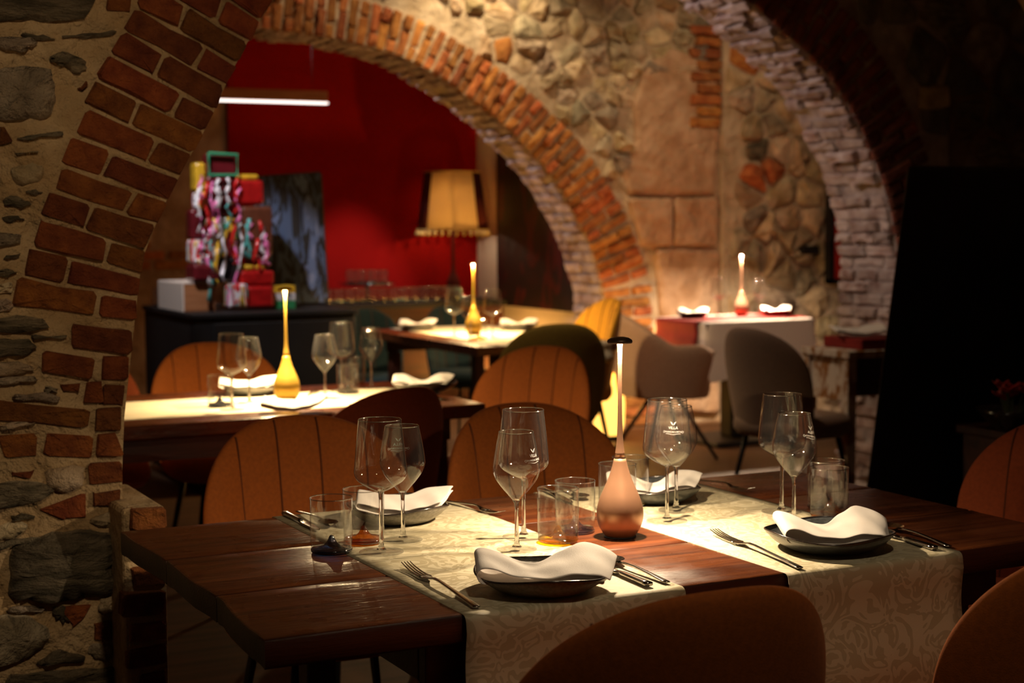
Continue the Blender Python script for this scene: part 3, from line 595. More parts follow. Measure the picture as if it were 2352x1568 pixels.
def napkin(P, length, width, rz, label, kind=0, mat='napkin', group='folded napkins', z0=.0):
    """linen napkin folded in a soft band: side profile (s, z) swept over the width, with a thickness"""
    if kind == 0:   # open fold at the left end, flap rising to a corner at the right
        pr = [(.47, .012), (.36, .018), (.24, .018), (.1, .013), (-.1, .011), (-.25, .013), (-.38, .016), (-.46, .021), (-.495, .031), (-.485, .042), (-.44, .047), (-.35, .043), (-.24, .034), (-.1, .027), (.02, .026), (.14, .029), (.26, .033), (.38, .031), (.46, .027), (.52, .019)]
    elif kind == 1:  # long flat band
        pr = [(.5, .034), (.3, .022), (0, .012), (-.3, .018), (-.46, .028), (-.5, .036), (-.47, .042), (-.3, .033), (0, .024), (.25, .030), (.42, .038), (.5, .041)]
    else:           # two leaves spread from a waist
        pr = [(.5, .024), (.3, .022), (0, .012), (-.3, .020), (-.48, .028), (-.52, .033), (-.47, .037), (-.28, .032), (0, .020), (.25, .033), (.40, .036), (.53, .030)]
    C = smoothcurve(pr, 56)[0]; nw = 13; th = .0022; V = []; F = []; n = len(C)
    for j in range(nw):
        b = j/(nw-1)*2-1
        for i, q in enumerate(C):
            k = i/(n-1); s_ = q.x; top = 1 if k > .5 else 0; t_ = (b+1)/2
            dp = {0: [(-.55, .80), (-.3, .68), (-.06, .50), (.15, .85), (.32, 1.08), (.55, .80)], 1: [(-.55, .85), (0, .85), (.3, 1.1), (.55, .9)], 2: [(-.55, .95), (-.3, 1.0), (0, .55), (.3, 1.0), (.55, .9)]}[kind]
            for (s0, d0), (s1, d1) in zip(dp, dp[1:]):
                if s0 <= s_ <= s1 or (s1 == .55 and s_ > s1): f_ = (s_-s0)/(s1-s0); f_ = f_*f_*(3-2*f_); D_ = d0+(d1-d0)*f_; break
            else: D_ = dp[0][1]
            x = s_*length+.012*(b)*max(0, s_)*2; y = -width*.52+t_*width*(D_-(.05 if not top else 0))
            z = z0+q.y*.9+.026*t_*D_*(1 if kind == 0 else .8)+.0016*math.sin(5*b+11*k)*t_+.0010*math.sin(23*s_+3*b)
            V.append(Vector((x, y, z)))
    for j in range(nw-1):
        for i in range(n-1): F.append([j*n+i, j*n+i+1, (j+1)*n+i+1, (j+1)*n+i])
    o = link('napkin', mesh('napkin', V, F, True), mat, None, P); o.rotation_euler = (0, 0, rz)
    s = o.modifiers.new('thickness', 'SOLIDIFY'); s.thickness = th; s.offset = 0
    sb = o.modifiers.new('soft', 'SUBSURF'); sb.levels = 1; sb.render_levels = 1
    return tag(o, label, 'napkin', group)
def bar(prof, n=1):
    """flat bar along +X: prof = (x, z, half width, half thickness)"""
    V = []; F = []
    for (x, z, hw, ht) in prof: V += [(x, -hw, z-ht*.6), (x, -hw*.6, z-ht), (x, hw*.6, z-ht), (x, hw, z-ht*.6), (x, hw, z+ht*.6), (x, hw*.6, z+ht), (x, -hw*.6, z+ht), (x, -hw, z+ht*.6)]
    for i in range(len(prof)-1):
        for t in range(8): F.append([i*8+t, i*8+(t+1) % 8, (i+1)*8+(t+1) % 8, (i+1)*8+t])
    F += [list(range(8))[::-1], [len(V)-8+t for t in range(8)]]; return V, F
_cut = {}
def cutlery(kind, A, B, label, group='cutlery', z=.75):
    """A = tip end, B = handle end (places on the table)"""
    A, B = Vector(A), Vector(B); d = B-A; L = Vector((d.x, d.y)).length; rz = math.atan2(d.y, d.x); o = empty(kind, (A.x, A.y, A.z), rz, label, kind, group); s = L/.20
    if kind == 'fork':
        if 'f' not in _cut:
            h = MB().add(*bar([(.058, .004, .0105, .0012), (.066, .0035, .0095, .0013), (.074, .0055, .0055, .0015), (.086, .009, .0030, .0018), (.10, .0095, .0028, .0019), (.14, .007, .0038, .0017), (.175, .0045, .0052, .0016), (.195, .003, .0062, .0015), (.20, .0025, .0058, .0013)]))
            _cut['f'] = mesh('handle', h.V, h.F, True)
            for i in range(4):
                y = (i-1.5)*.0058; t = MB().add(*bar([(0, .0095, .0008, .0008), (.012, .0062, .0013, .0010), (.03, .0035, .0016, .0011), (.05, .0030, .0019, .0012), (.060, .0038, .0025, .0012)])); t.V = [Vector((v.x, v.y+y*(1-.08*(v.x < .02)), v.z)) for v in t.V]
                _cut['t%d' % i] = mesh('tine', t.V, t.F, True)
        link('handle', _cut['f'], 'steel', o); [link('tine', _cut['t%d' % i], 'steel', o) for i in range(4)]
    elif kind == 'knife':
        if 'k' not in _cut:
            h = MB().add(*bar([(.105, .004, .0050, .0028), (.12, .0045, .0058, .0036), (.19, .0045, .0075, .0040), (.20, .0045, .0078, .0038)])); _cut['k'] = mesh('handle', h.V, h.F, True)
            b = MB().add(*bar([(0, .003, .001, .0004), (.010, .003, .0055, .0006), (.03, .003, .0088, .0008), (.08, .003, .0092, .0009), (.105, .0035, .0060, .0020)])); _cut['b'] = mesh('blade', b.V, b.F, True)
        link('handle', _cut['k'], 'steel', o); link('blade', _cut['b'], 'steel', o)
    else:
        if 's' not in _cut:
            h = MB().add(*bar([(.052, .0062, .0040, .0014), (.07, .0085, .0028, .0018), (.10, .009, .0028, .0018), (.15, .006, .0040, .0016), (.19, .003, .0058, .0014), (.20, .0025, .0055, .0012)])); _cut['s'] = mesh('handle', h.V, h.F, True)
            V = []; F = []
            for j in range(7):
                for i in range(20): a = 2*math.pi*i/20; r = j/6; V.append((.028+.028*r*math.cos(a), .0190*r*math.sin(a), .0012+.0085*r*r))
            for j in range(6):
                for i in range(20): F.append([j*20+i, j*20+(i+1) % 20, (j+1)*20+(i+1) % 20, (j+1)*20+i])
            _cut['sb'] = mesh('bowl', V, F, True, 1e-5)
        link('handle', _cut['s'], 'steel', o); link('bowl', _cut['sb'], 'steel', o)
    o.scale = (s, min(1, s)*1.0, 1); return o
def table_lamp(P, mat, dark, watts, label, col=WARM, lit=True):
    o = empty('table_lamp', P, 0, label, 'lamp', 'cordless table lamps')
    pr = [(.024, .0), (.030, .004), (.0405, .022), (.0445, .040), (.0435, .056), (.0385, .074), (.0300, .094), (.0215, .114), (.0150, .134), (.0112, .150)]
    q = smoothcurve(pr, 30)[0]; MB().lathe([(.0001, .0)]+[(a.x, a.y) for a in q]+[(.0001, .1505)], 48).build('body', mat, o, smooth=True, merge=1e-5)
    MB().lathe([(.0001, 0), (.030, 0), (.031, .0015), (.029, .003), (.0001, .003)], 40).build('foot', 'black', o, smooth=True)
    q = smoothcurve([(.0105, .152), (.0078, .168), (.0058, .19), (.0044, .23), (.0038, .28), (.0040, .33), (.0048, .3716)], 24)[0]
    MB().lathe([(.0001, .1515)]+[(a.x, a.y) for a in q]+[(.0001, .3717)], 24).build('stem', mat, o, smooth=True, merge=1e-5)
    MB().lathe([(.0108, .1502), (.0112, .151), (.0108, .1522)], 32).build('joint_ring', dark, o, smooth=True)
    MB().lathe([(.0001, .381), (.010, .3807), (.017, .379), (.0222, .3760), (.0240, .3730), (.0236, .3700), (.0225, .3688), (.0205, .3690), (.0195, .3715), (.0001, .3720)], 40).build('head', dark, o, smooth=True, merge=1e-5)
    MB().lathe([(.0080, .3712), (.0185, .3712)], 32).build('led_ring', 'led', o)
    l = bpy.data.lights.new('lamp_light', 'AREA'); l.shape = 'DISK'; l.size = .030; l.energy = watts; l.color = col; l.spread = R_(168)
    lo = bpy.data.objects.new('lamp_light', l); COL.objects.link(lo); lo.parent = o; lo.location = (0, 0, .3690); return o
def cloth_strip(name, x0, x1, ya, yb, ztop, drops, mat, label, cat='table runner', along='y', hem=.012, group=None, jit=0):
    """runner along Y (or X): lies on ztop, hangs over both ends by drops=(front, back)"""
    prof = []; r = .012
    if drops[0]:
        k = 14
        for i in range(k): prof.append((ya-r-.002-.006*math.sin(i*.5), ztop-r-drops[0]*(1-i/k)))
        for i in range(5): a = math.pi-i*math.pi/8; prof.append((ya+r*math.cos(a)-.001, ztop-r+r*math.sin(a)))
    for i in range(25): prof.append((ya+.005+(yb-ya-.01)*i/24, ztop))
    if drops[1]:
        for i in range(5): a = math.pi/2-i*math.pi/8; prof.append((yb+r*math.cos(a)+.001, ztop-r+r*math.sin(a)))
        for i in range(1, 11): prof.append((yb+r+.002, ztop-r-drops[1]*i/10))
    nw = 13; V = []; F = []; n = len(prof)
    for j in range(nw):
        t = j/(nw-1)
        for i, (y, z) in enumerate(prof):
            x = x0+(x1-x0)*t; hang = max(0, ztop-.02-z); wv = .010*math.sin(t*9+1)*min(1, hang*4); y2 = y+(wv*.4-abs(wv)*.3-.004*min(1, hang*6))*(-1 if y > (ya+yb)/2 else 1)
            V.append((x, y2, z+.0008) if along == 'y' else (y2, x, z+.0008))
    for j in range(nw-1):
        for i in range(n-1): F.append([j*n+i, j*n+i+1, (j+1)*n+i+1, (j+1)*n+i])
    o = link(name, mesh(name, V, F, True), mat); s = o.modifiers.new('thickness', 'SOLIDIFY'); s.thickness = .0014; s.offset = 1 if along == 'y' else -1
    return tag(o, label, cat, group)
def plank_mesh(outline, z0, z1, bev=.006):
    """outline = list of (x,y) ccw -> closed slab with softened upper and lower edges"""
    n = len(outline); c = Vector((sum(p[0] for p in outline)/n, sum(p[1] for p in outline)/n)); lv = []
    for z, k in ((z0, bev), (z0+bev, 0), (z1-bev, 0), (z1-bev*.3, bev*.35), (z1, bev)):
        r = []
        for i, p in enumerate(outline):
            a, b = Vector(outline[i-1]), Vector(outline[(i+1) % n]); t = (b-a).normalized(); nn = Vector((-t.y, t.x)); q = Vector(p)+nn*k; r.append(Vector((q.x, q.y, z)))
        lv.append(r)
    return ring_grid(lv)

# ================================================================== NEAR TABLE (the laid table in focus)
ZT = .75; ZR = .7526
Lp = [pz(u, v) for u, v in [(276, 1219), (303, 1241), (378, 1282), (437, 1333), (505, 1371), (526, 1401), (565, 1439), (609, 1469)]]
def xl(y):
    for a, b in zip(Lp, Lp[1:]):
        if b.y <= y <= a.y: t = (a.y-y)/(a.y-b.y); return a.x+(b.x-a.x)*t
    return Lp[0].x if y > Lp[0].y else Lp[-1].x
T1 = empty('dining_table', (1.5, 2.64, 0), 0, 'dark varnished plank dining table with a wavy left edge, laid for four', 'table')
def rel(V, o): return [Vector(v)-o.location for v in V]
yb = [2.185, 2.487, 2.795, 3.10]
for a, b in zip(yb, yb[1:]):
    ys = [a+.0015+(b-a-.003)*i/8 for i in range(9)]; out = [(xl(a+.001), a+.0015)]+[(xl(ys[0])+(2.31-xl(ys[0]))*i/6, ys[0]) for i in range(1, 6)]+[(2.31, y) for y in ys]+[(2.31-(2.31-xl(ys[-1]))*i/6, ys[-1]) for i in range(1, 6)]+[(xl(y), y) for y in ys[::-1][:-1]]
    V, F = plank_mesh(out, ZT-.046, ZT, .005); o = link('plank', mesh('plank', rel(V, T1), F), 'wood', T1); autosmooth(o, 50); o.data.materials.append(M['wood_edge']); o.data.polygons.foreach_set('material_index', [0 if p.normal.z > .5 else 1 for p in o.data.polygons])
for (x0, x1, y0, y1) in ((.98, 2.16, 2.25, 2.28), (.98, 2.16, 3.0, 3.03), (.98, 1.01, 2.28, 3.0), (2.13, 2.16, 2.28, 3.0)):
    m_ = MB().box((x0, y0, .625), (x1, y1, ZT-.046), .004); m_.V = rel(m_.V, T1); m_.build('apron', 'wood_edge', T1)
for x in (1.02, 2.08):
    for y in (2.30, 2.92): m_ = MB().box((x, y, 0), (x+.06, y+.06, .625), .006); m_.V = rel(m_.V, T1); m_.build('leg', 'wood_edge', T1)
cloth_strip('table_runner', 1.014, 1.411, 2.185, 3.10, ZT, (.23, .18), 'runner', 'ivory damask runner under the left pair of place settings on the near table', group='ivory damask runners')
cloth_strip('table_runner', 1.618, 2.003, 2.185, 3.10, ZT, (.23, .18), 'runner', 'ivory damask runner under the right pair of place settings on the near table', group='ivory damask runners')
CR = -YAW
def setting(nm, uv, r, mat, nap, plab, nlab):
    P = pz(*uv, .789); P.z = ZR; plate(P, r, mat, plab, random.uniform(0, 1), sq=.012); napkin(P+Vector((nap[3], nap[4], .006)), nap[0], nap[1], CR+R_(nap[5]), nlab, nap[2])
setting('lf', (1247, 1300), .112, 'plate', (.225, .11, 0, -.004, -.004, 4), 'grey stoneware plate on the left runner at the near edge', 'white napkin with a rolled left end on the nearest grey plate')
setting('lb', (912, 1152), .103, 'plate', (.185, .085, 1, .006, -.01, 2), 'grey stoneware plate on the left runner at the far edge', 'white napkin lying flat on the plate behind the leftmost wine glasses')
setting('rb', (1502, 1109), .099, 'plate_b', (.190, .08, 2, -.005, 0, 0), 'dark plate behind the rose coloured lamp at the far edge', 'white napkin on the dark plate behind the rose coloured lamp')
setting('rf', (1905, 1212), .116, 'plate_b', (.205, .12, 0, .0, .0, 6), 'black stoneware plate on the right runner at the near edge', 'white napkin with a rolled end on the black plate at the right')
def cut(kind, tip, end, label, L=None, z=None):
    A, B = pz(*tip, ZR), pz(*end, ZR)
    if L: A = B+(A-B).normalized()*L
    if z: A.z = B.z = z
    return cutlery(kind, A, B, label)
cut('fork', (932, 1302), (1095, 1397), 'steel fork left of the nearest grey plate'); cut('fork', (1640, 1226), (1838, 1307), 'steel fork left of the black plate at the right')
cut('fork', (1147, 1183), (1028, 1153), 'steel fork on the far side of the left runner, tines towards the table middle', .2); cut('fork', (1697, 1124), (1598, 1104), 'steel fork on the far side of the right runner, beyond the wine glasses', .19)
cut('knife', (1395, 1308), (1490, 1347), 'steel knife with a thick handle beside the nearest grey plate', .215); cut('spoon', (1405, 1292), (1533, 1340), 'steel spoon lying outside the knife by the nearest grey plate', .21)
cut('knife', (2040, 1229), (2146, 1263), 'steel knife beside the black plate at the right', .215); cut('spoon', (2048, 1216), (2181, 1257), 'steel spoon lying outside the knife by the black plate', .21)
cut('knife', (770, 1238), (655, 1182), 'steel knife at the far left corner of the left runner', .20); cut('spoon', (786, 1222), (683, 1176), 'steel spoon seen through the blue based tumbler', .20)
cut('knife', (1345, 1172), (1243, 1123), 'steel knife behind the clear tumblers, at the corner of the right runner', .20); cut('spoon', (1362, 1160), (1273, 1117), 'steel spoon next to the rose lamp on the far right runner', .20)
for kind, uv, lab, et in [('big', (876, 1268), 'tall wide wine glass, leftmost on the near table', None), ('small', (926, 1240), 'smaller wine glass etched with mirrored lettering, right of the leftmost glass', 168),
                          ('big', (1203, 1233), 'tall wide wine glass behind the lettered glass in the middle', None), ('small', (1187, 1262), 'smaller wine glass with readable white lettering, in front of the nearest plate', 25),
                          ('big', (1532, 1196), 'tall wide wine glass just right of the rose lamp', None), ('small', (1553, 1172), 'smaller wine glass overlapping the tall one right of the rose lamp', -42),
                          ('big', (1795, 1175), 'tall wine glass at the right end, behind the black plate', None), ('small', (1823, 1199), 'smaller wine glass at the right end, in front of the tall one', 88)]:
    P = pz(*uv, ZR); P.z = ZR; wine_glass(kind, P, lab, et, 'wine glasses on the near table')
for uv, col, lab in [((762, 1267), 'blue', 'tumbler with a dark blue base on the bare wood'), ((836, 1247), 'amber', 'tumbler with an amber base behind the blue based one'), ((1282, 1246), 'yellow', 'tumbler with a yellow peaked base behind the nearest plate'), ((1321, 1221), 'violet', 'clear tumbler with a violet tinted base left of the rose lamp'),
                     ((1418, 1178), 'smoke', 'tumbler half hidden behind the rose lamp'), ((1448, 1160), 'yellow', 'tumbler with a pale yellow base behind the rose lamp'), ((1904, 1186), 'amber', 'front one of two tumblers behind the black plate'), ((1896, 1166), 'smoke', 'rear one of two tumblers behind the black plate')]:
    P = pz(*uv, ZT); P.z = ZR if (1.02 < P.x < 1.41 or 1.62 < P.x < 2.0) else ZT+.0003; tumbler(P, col, lab, 'tumblers on the near table')
P = pz(1424, 1232); table_lamp(P+Vector((0, 0, .0003)), 'lamp_rose', 'lamp_dark', 13, 'rose bronze drop shaped table lamp with a mushroom head on the near table')

# ---- chairs of the near table
CG = 'velvet dining chairs'
chair(1.278, 3.46, 0, 'v_orange', 'orange velvet chair with vertical seams behind the left runner', CG)
chair(1.89, 3.43, 3, 'v_orange', 'orange velvet chair with vertical seams behind the wine glasses in the middle', CG)
chair(1.155, 1.975, 180, 'v_orange', 'orange velvet chair seen from behind at the bottom centre', CG)
chair(1.91, 1.98, 180, 'v_orange', 'orange velvet chair cut off by the bottom right corner', CG)
chair(2.655, 2.71, -80, 'v_rust', 'rust orange velvet chair at the right end of the near table', CG)

# ================================================================== SECOND TABLE
def simple_table(name, x0, x1, y0, y1, lab, mat='wood', th=.045, inset=.1):
    o = empty(name, ((x0+x1)/2, (y0+y1)/2, 0), 0, lab, 'table'); n = 3
    for i in range(n):
        a, b = y0+(y1-y0)*i/n+.001, y0+(y1-y0)*(i+1)/n-.001; V, F = plank_mesh([(x0, a), ((x0+x1)/2, a), (x1, a), (x1, b), ((x0+x1)/2, b), (x0, b)], ZT-th, ZT, .005); link('plank', mesh('plank', rel(V, o), F), mat, o)
    for (a, b, c, d) in ((x0+inset, x1-inset, y0+inset*.6, y0+inset*.6+.025), (x0+inset, x1-inset, y1-inset*.6-.025, y1-inset*.6)):
        m_ = MB().box((a, c, .63), (b, d, ZT-th)); m_.V = rel(m_.V, o); m_.build('apron', 'wood_edge', o)
    for x in (x0+inset, x1-inset-.06):
        for y in (y0+inset*.8, y1-inset*.8-.06): m_ = MB().box((x, y, 0), (x+.06, y+.06, .63), .005); m_.V = rel(m_.V, o); m_.build('leg', 'wood_edge', o)
    return o
simple_table('dining_table', -.1, 2.27, 4.70, 5.55, 'dark dining table in the middle distance with the gold lamp on it')
cloth_strip('table_runner', 4.84, 5.34, .0, 2.22, ZT, (0, 0), 'runner2', 'pale beige runner lying along the table with the gold lamp', along='x')
def at2(u, v): P = pz(u, v, ZR); return P
table_lamp(at2(659, 920), 'lamp_gold', 'lamp_gold', 26, 'golden drop shaped table lamp glowing on the middle table', (1, .72, .38))
for kind, uv, lab in [('big', (534, 940), 'tall wine glass left of the golden lamp'), ('small', (573, 924), 'smaller wine glass next to the tall one left of the golden lamp'), ('small', (747, 915), 'wine glass closest to the golden lamp on its right'), ('big', (785, 897), 'tall wine glass in the cluster right of the golden lamp'), ('small', (853, 890), 'wine glass standing apart at the right of the cluster')]:
    wine_glass(kind, at2(*uv), lab, None, 'wine glasses on the middle table')
for uv, col, lab in [((505, 932), 'blue', 'tumbler left of the golden lamp, before the long napkin'), ((799, 902), 'smoke', 'tumbler in front of the cluster right of the golden lamp'), ((815, 882), 'amber', 'tumbler half hidden behind the wine glass standing apart')]: tumbler(at2(*uv), col, lab, 'tumblers on the middle table')
for uv, r, ang, kd, pl_, nl in [((575, 905), .10, 8, 1, 'dark plate left behind the golden lamp', 'long white napkin glowing beside the golden lamp'), ((975, 897), .115, 0, 2, 'dark bowl plate at the right end of the middle table', 'white napkin peaked on the bowl plate at the right end of the middle table'), ((680, 944), .095, 0, 1, None, 'white napkin right in front of the golden lamp')]:
    P = at2(*uv)
    if pl_: plate(P, r, 'plate_b', pl_)
    napkin(P+Vector((-.01, 0, .006 if pl_ else -.006)), .20, .09, CR+R_(ang), nl, kd)
cutlery('fork', at2(728, 898), at2(706, 912), 'small steel fork just right of the golden lamp'); cutlery('knife', at2(445, 912), at2(490, 915), 'steel knife at the left of the middle table')
chair(1.765, 5.90, 0, 'v_orange', 'orange velvet chair beyond the golden lamp', CG)
chair(1.20, 5.92, 0, 'v_rust', 'dark red chair almost hidden behind the brick pier', CG)
chair(1.68, 4.47, 200, 'v_rust', 'dark brown looking chair turned away, between the two orange seamed chairs', CG)
chair(2.60, 5.20, -62, 'v_orange', 'orange velvet chair at the right end of the table with the golden lamp', CG)

# ================================================================== THIRD TABLE (under the far arch)
simple_table('dining_table', 3.25, 4.02, 6.81, 8.26, 'dark dining table under the far arch with a glowing runner')
cloth_strip('table_runner', 3.40, 3.98, 6.81, 8.26, ZT, (.085, .08), 'runner2', 'pale runner hanging over the near edge of the table under the far arch')
table_lamp(pz(1088, 768, ZR), 'lamp_gold', 'lamp_dark', 24, 'thin golden lamp on the table under the far arch', (1, .66, .30))
for kind, uv, lab in [('big', (1044, 772), 'tall wine glass left of the thin lamp under the far arch'), ('small', (1080, 781), 'small wine glass before the thin lamp under the far arch'), ('big', (1131, 775), 'tall wine glass right of the thin lamp under the far arch')]: wine_glass(kind, pz(*uv, ZR), lab, None, 'wine glasses under the far arch')
for uv, nl, pl_ in [((958, 757), 'white napkin on the left plate under the far arch', 'dark plate at the left of the table under the far arch'), ((1190, 756), 'white napkin on the right plate under the far arch', 'dark plate at the right of the table under the far arch')]:
    P = pz(*uv, ZR); plate(P, .11, 'plate_b', pl_); napkin(P+Vector((0, 0, .006)), .19, .10, CR, nl, 2)
tumbler(pz(1100, 779, ZR), 'amber', 'tumbler glowing amber beside the thin lamp', 'tumblers under the far arch')
chair(3.55, 6.72, 170, 'v_olive', 'olive green chair seen from behind, before the far arch', CG)
F_ = chair(3.98, 7.32, -98, 'v_yellow', 'mustard yellow chair before the foot of the far arch', CG)
F_.scale = (1.06, 1.06, 1.07)
t1_ = chair(3.46, 8.60, -4, 'v_teal', 'teal chair at the left behind the table under the far arch', CG)
t2_ = chair(4.02, 8.60, 4, 'v_teal', 'teal chair at the right behind the table under the far arch', CG)

t1_.scale = t2_.scale = (.74, .9, .95)

# ================================================================== WHITE CLOTH TABLE AND ARMCHAIRS
WT = empty('dining_table', (5.56, 8.035, 0), 0, 'dark pedestal table hidden under a white cloth at the stone wall', 'table')
MB().box((-.39, -.29, .70), (.39, .29, ZT-.003), .006).build('tabletop', 'wood_edge', WT); MB().box((-.06, -.06, .03), (.06, .06, .70), .01).build('pedestal', 'black', WT); MB().box((-.28, -.24, 0), (.28, .24, .03), .008).build('foot', 'black', WT)
rowsv = []
for z, k in ((ZT+.001, .4), (ZT+.0012, .97), (ZT-.004, 1.012), (ZT-.02, 1.022), (ZT-.10, 1.03), (ZT-.2, 1.05), (ZT-.30, 1.07)):
    r = superring(.395*k, .295*k, z, 14, 96)
    for i, v in enumerate(r):
        h = max(0, ZT-.02-z); a = math.atan2(v.y*1.34, v.x); wv = h*.09*math.sin(11*a+1.3)+h*.05*math.sin(23*a); cr = (abs(math.cos(a))*abs(math.sin(a))*2)**4*h*.5
        v.x *= 1+wv+cr*.3; v.y *= 1+wv+cr*.3; v.z -= cr*.35
    rowsv.append(r)
V, F = ring_grid(rowsv); F = F[:-2]+[list(range(96))]; o = link('tablecloth', mesh('tablecloth', V, F, True), 'cloth_w', None, (5.56, 8.035, 0)); tag(o, 'white tablecloth hanging over the table at the stone wall', 'tablecloth')
cloth_strip('table_runner', 7.80, 8.25, 5.150, 5.97, ZT+.003, (.17, .10), 'cloth_r', 'dark red runner across the white tablecloth', along='x')
ZW = ZT+.007
table_lamp(Vector((5.66, 8.10, ZW)), 'lamp_rose', 'lamp_dark', 40, 'slim glowing lamp on the white cloth at the stone wall', (1, .74, .50))
for kind, P, lab in [('big', (5.42, 8.0, ZW), 'wine glass left of the slim lamp on the white cloth'), ('small', (5.72, 8.0, ZW), 'wine glass right of the slim lamp on the white cloth')]: wine_glass(kind, Vector(P), lab, None, 'wine glasses on the white cloth')
for P, nl, pl_, mt in [((5.32, 8.12, ZW), 'white napkin on the black plate at the left of the white cloth', 'black plate at the left of the white cloth', 'plate_b'), ((5.86, 8.02, ZW), 'white napkin on the red plate at the right of the white cloth', 'dark red plate at the right of the white cloth', 'cloth_r')]:
    plate(Vector(P), .10, mt, pl_); napkin(Vector(P)+Vector((0, 0, .004)), .17, .09, CR, nl, 2)
tub_chair(4.85, 7.70, 84, 'v_taupe', 'taupe armchair with a low arm, left of the white cloth table', .84, .66, 'upholstered armchairs')
chair(4.33, 5.80, 97, 'v_grey', 'grey brown upholstered chair turned to the weathered console', CG)
# weathered console in front of the whitewashed arch
M['peeled'] = pm('peeling_paint', (.30, .12, .03), (.62, .52, .44), 22, .8, .003, 60, stretch=(1, 1, .5), ramp=(.42, .52))
WC = empty('console_table', (4.9, 5.92, 0), 0, 'weathered wooden console with peeling white paint before the whitewashed arch', 'console table')
MB().box((-.31, -.19, .715), (.33, .17, .75), .005).build('top', 'peeled', WC)
MB().box((-.285, -.14, .55), (-.262, .12, .715)).build('side_panel', 'peeled', WC); MB().box((-.255, -.165, .54), (.285, -.145, .715)).build('front_panel', 'wood_edge', WC); MB().box((-.29, -.14, .52), (-.255, .12, .55)).build('rail', 'peeled', WC)
for sx in (-.30, .255):
    for sy in (-.175, .115): MB().box((sx, sy, 0), (sx+.05, sy+.05, .715), .004).build('leg', 'peeled', WC)
rc = MB().box((4.68, 5.75, .7505), (4.98, 6.03, .80), .006).build('folded_cloth', 'cloth_r'); tag(rc, 'folded dark red cloth on the weathered console', 'cloth')
napkin(Vector((4.78, 5.90, .7985)), .26, .14, R_(-20), 'white napkin on the dark red cloth of the weathered console', 1)

# ================================================================== RIGHT SIDE: black tapering panel, console with flowers
Yh = 4.35; a = py(2085, 380, Yh); b = py(1985, 1150, Yh); sl = (a.x-b.x)/(a.z-b.z); x0 = b.x-sl*b.z
V = [(x0, Yh, 0), (x0+2.2, Yh, 0), (a.x+1.65, Yh, a.z), (a.x, Yh, a.z), (x0+.09, Yh+.08, 0), (x0+2.2, Yh+.08, 0), (a.x+1.65, Yh+.08, a.z), (a.x+.09, Yh+.08, a.z)]
hd = link('black_panel', mesh('black_panel', V, [[0, 1, 2, 3], [7, 6, 5, 4], [0, 3, 7, 4], [1, 5, 6, 2], [3, 2, 6, 7], [0, 4, 5, 1]]), 'black'); bv = hd.modifiers.new('edge', 'BEVEL'); bv.width = .012; bv.segments = 2
tag(hd, 'tall black tapering panel behind the right end of the near table', 'panel')
FC = empty('sideboard', (4.22, 4.06, 0), 0, 'low dark red wooden sideboard in front of the black panel', 'sideboard')
MB().box((-.32, -.18, .06), (.6, .18, .60), .006).build('body', 'wood_edge', FC); MB().box((-.34, -.20, .60), (.62, .20, .63), .006).build('top', 'wood_edge', FC)
for i in range(2): d = MB().box((-.30+.45*i, -.192, .10), (.13+.45*i, -.18, .57), .004).build('door', 'wood_edge', FC); MB().tube([(.10-.0+.07*i, -.215, .36), (.10+.07*i, -.19, .36)], .012, 8).build('knob', 'gold', d)
FB = empty('flower_bowl', (py(2325, 900, 4.04).x, 4.04, .63), 0, 'dark bowl of red flowers at the right edge', 'flowers')
MB().lathe([(.0001, .0), (.05, 0), (.06, .01), (.10, .05), (.12, .075), (.115, .075), (.09, .05), (.0001, .02)], 32).build('bowl', 'rim', FB, smooth=True)
M['petal'] = pm('red_petal', (.55, .03, .02), (.75, .08, .04), 30, .6); M['leaf'] = pm('green_leaf', (.06, .09, .03), (.12, .15, .05), 20, .6)
for i in range(11):
    a_ = random.uniform(0, 6.28); r_ = random.uniform(.0, .09); x, y, z = r_*math.cos(a_), r_*math.sin(a_), .10+random.uniform(0, .05)
    st_ = MB().tube([(x*.3, y*.3, .03), (x, y, z)], .003, 6).build('stem', 'leaf', FB)
    for k in range(5):
        b_ = k*1.2566+a_; c = Vector((x+.018*math.cos(b_), y+.018*math.sin(b_), z+.008)); t_ = Vector((math.cos(b_), math.sin(b_), .5)).normalized(); n_ = Vector((-math.sin(b_), math.cos(b_), 0))
        MB().add([c-t_*.018, c+n_*.014, c+t_*.018+Vector((0, 0, .008)), c-n_*.014, c+Vector((0, 0, .006))], [[0, 1, 4], [1, 2, 4], [2, 3, 4], [3, 0, 4]]).build('petal', 'petal', st_, smooth=True)

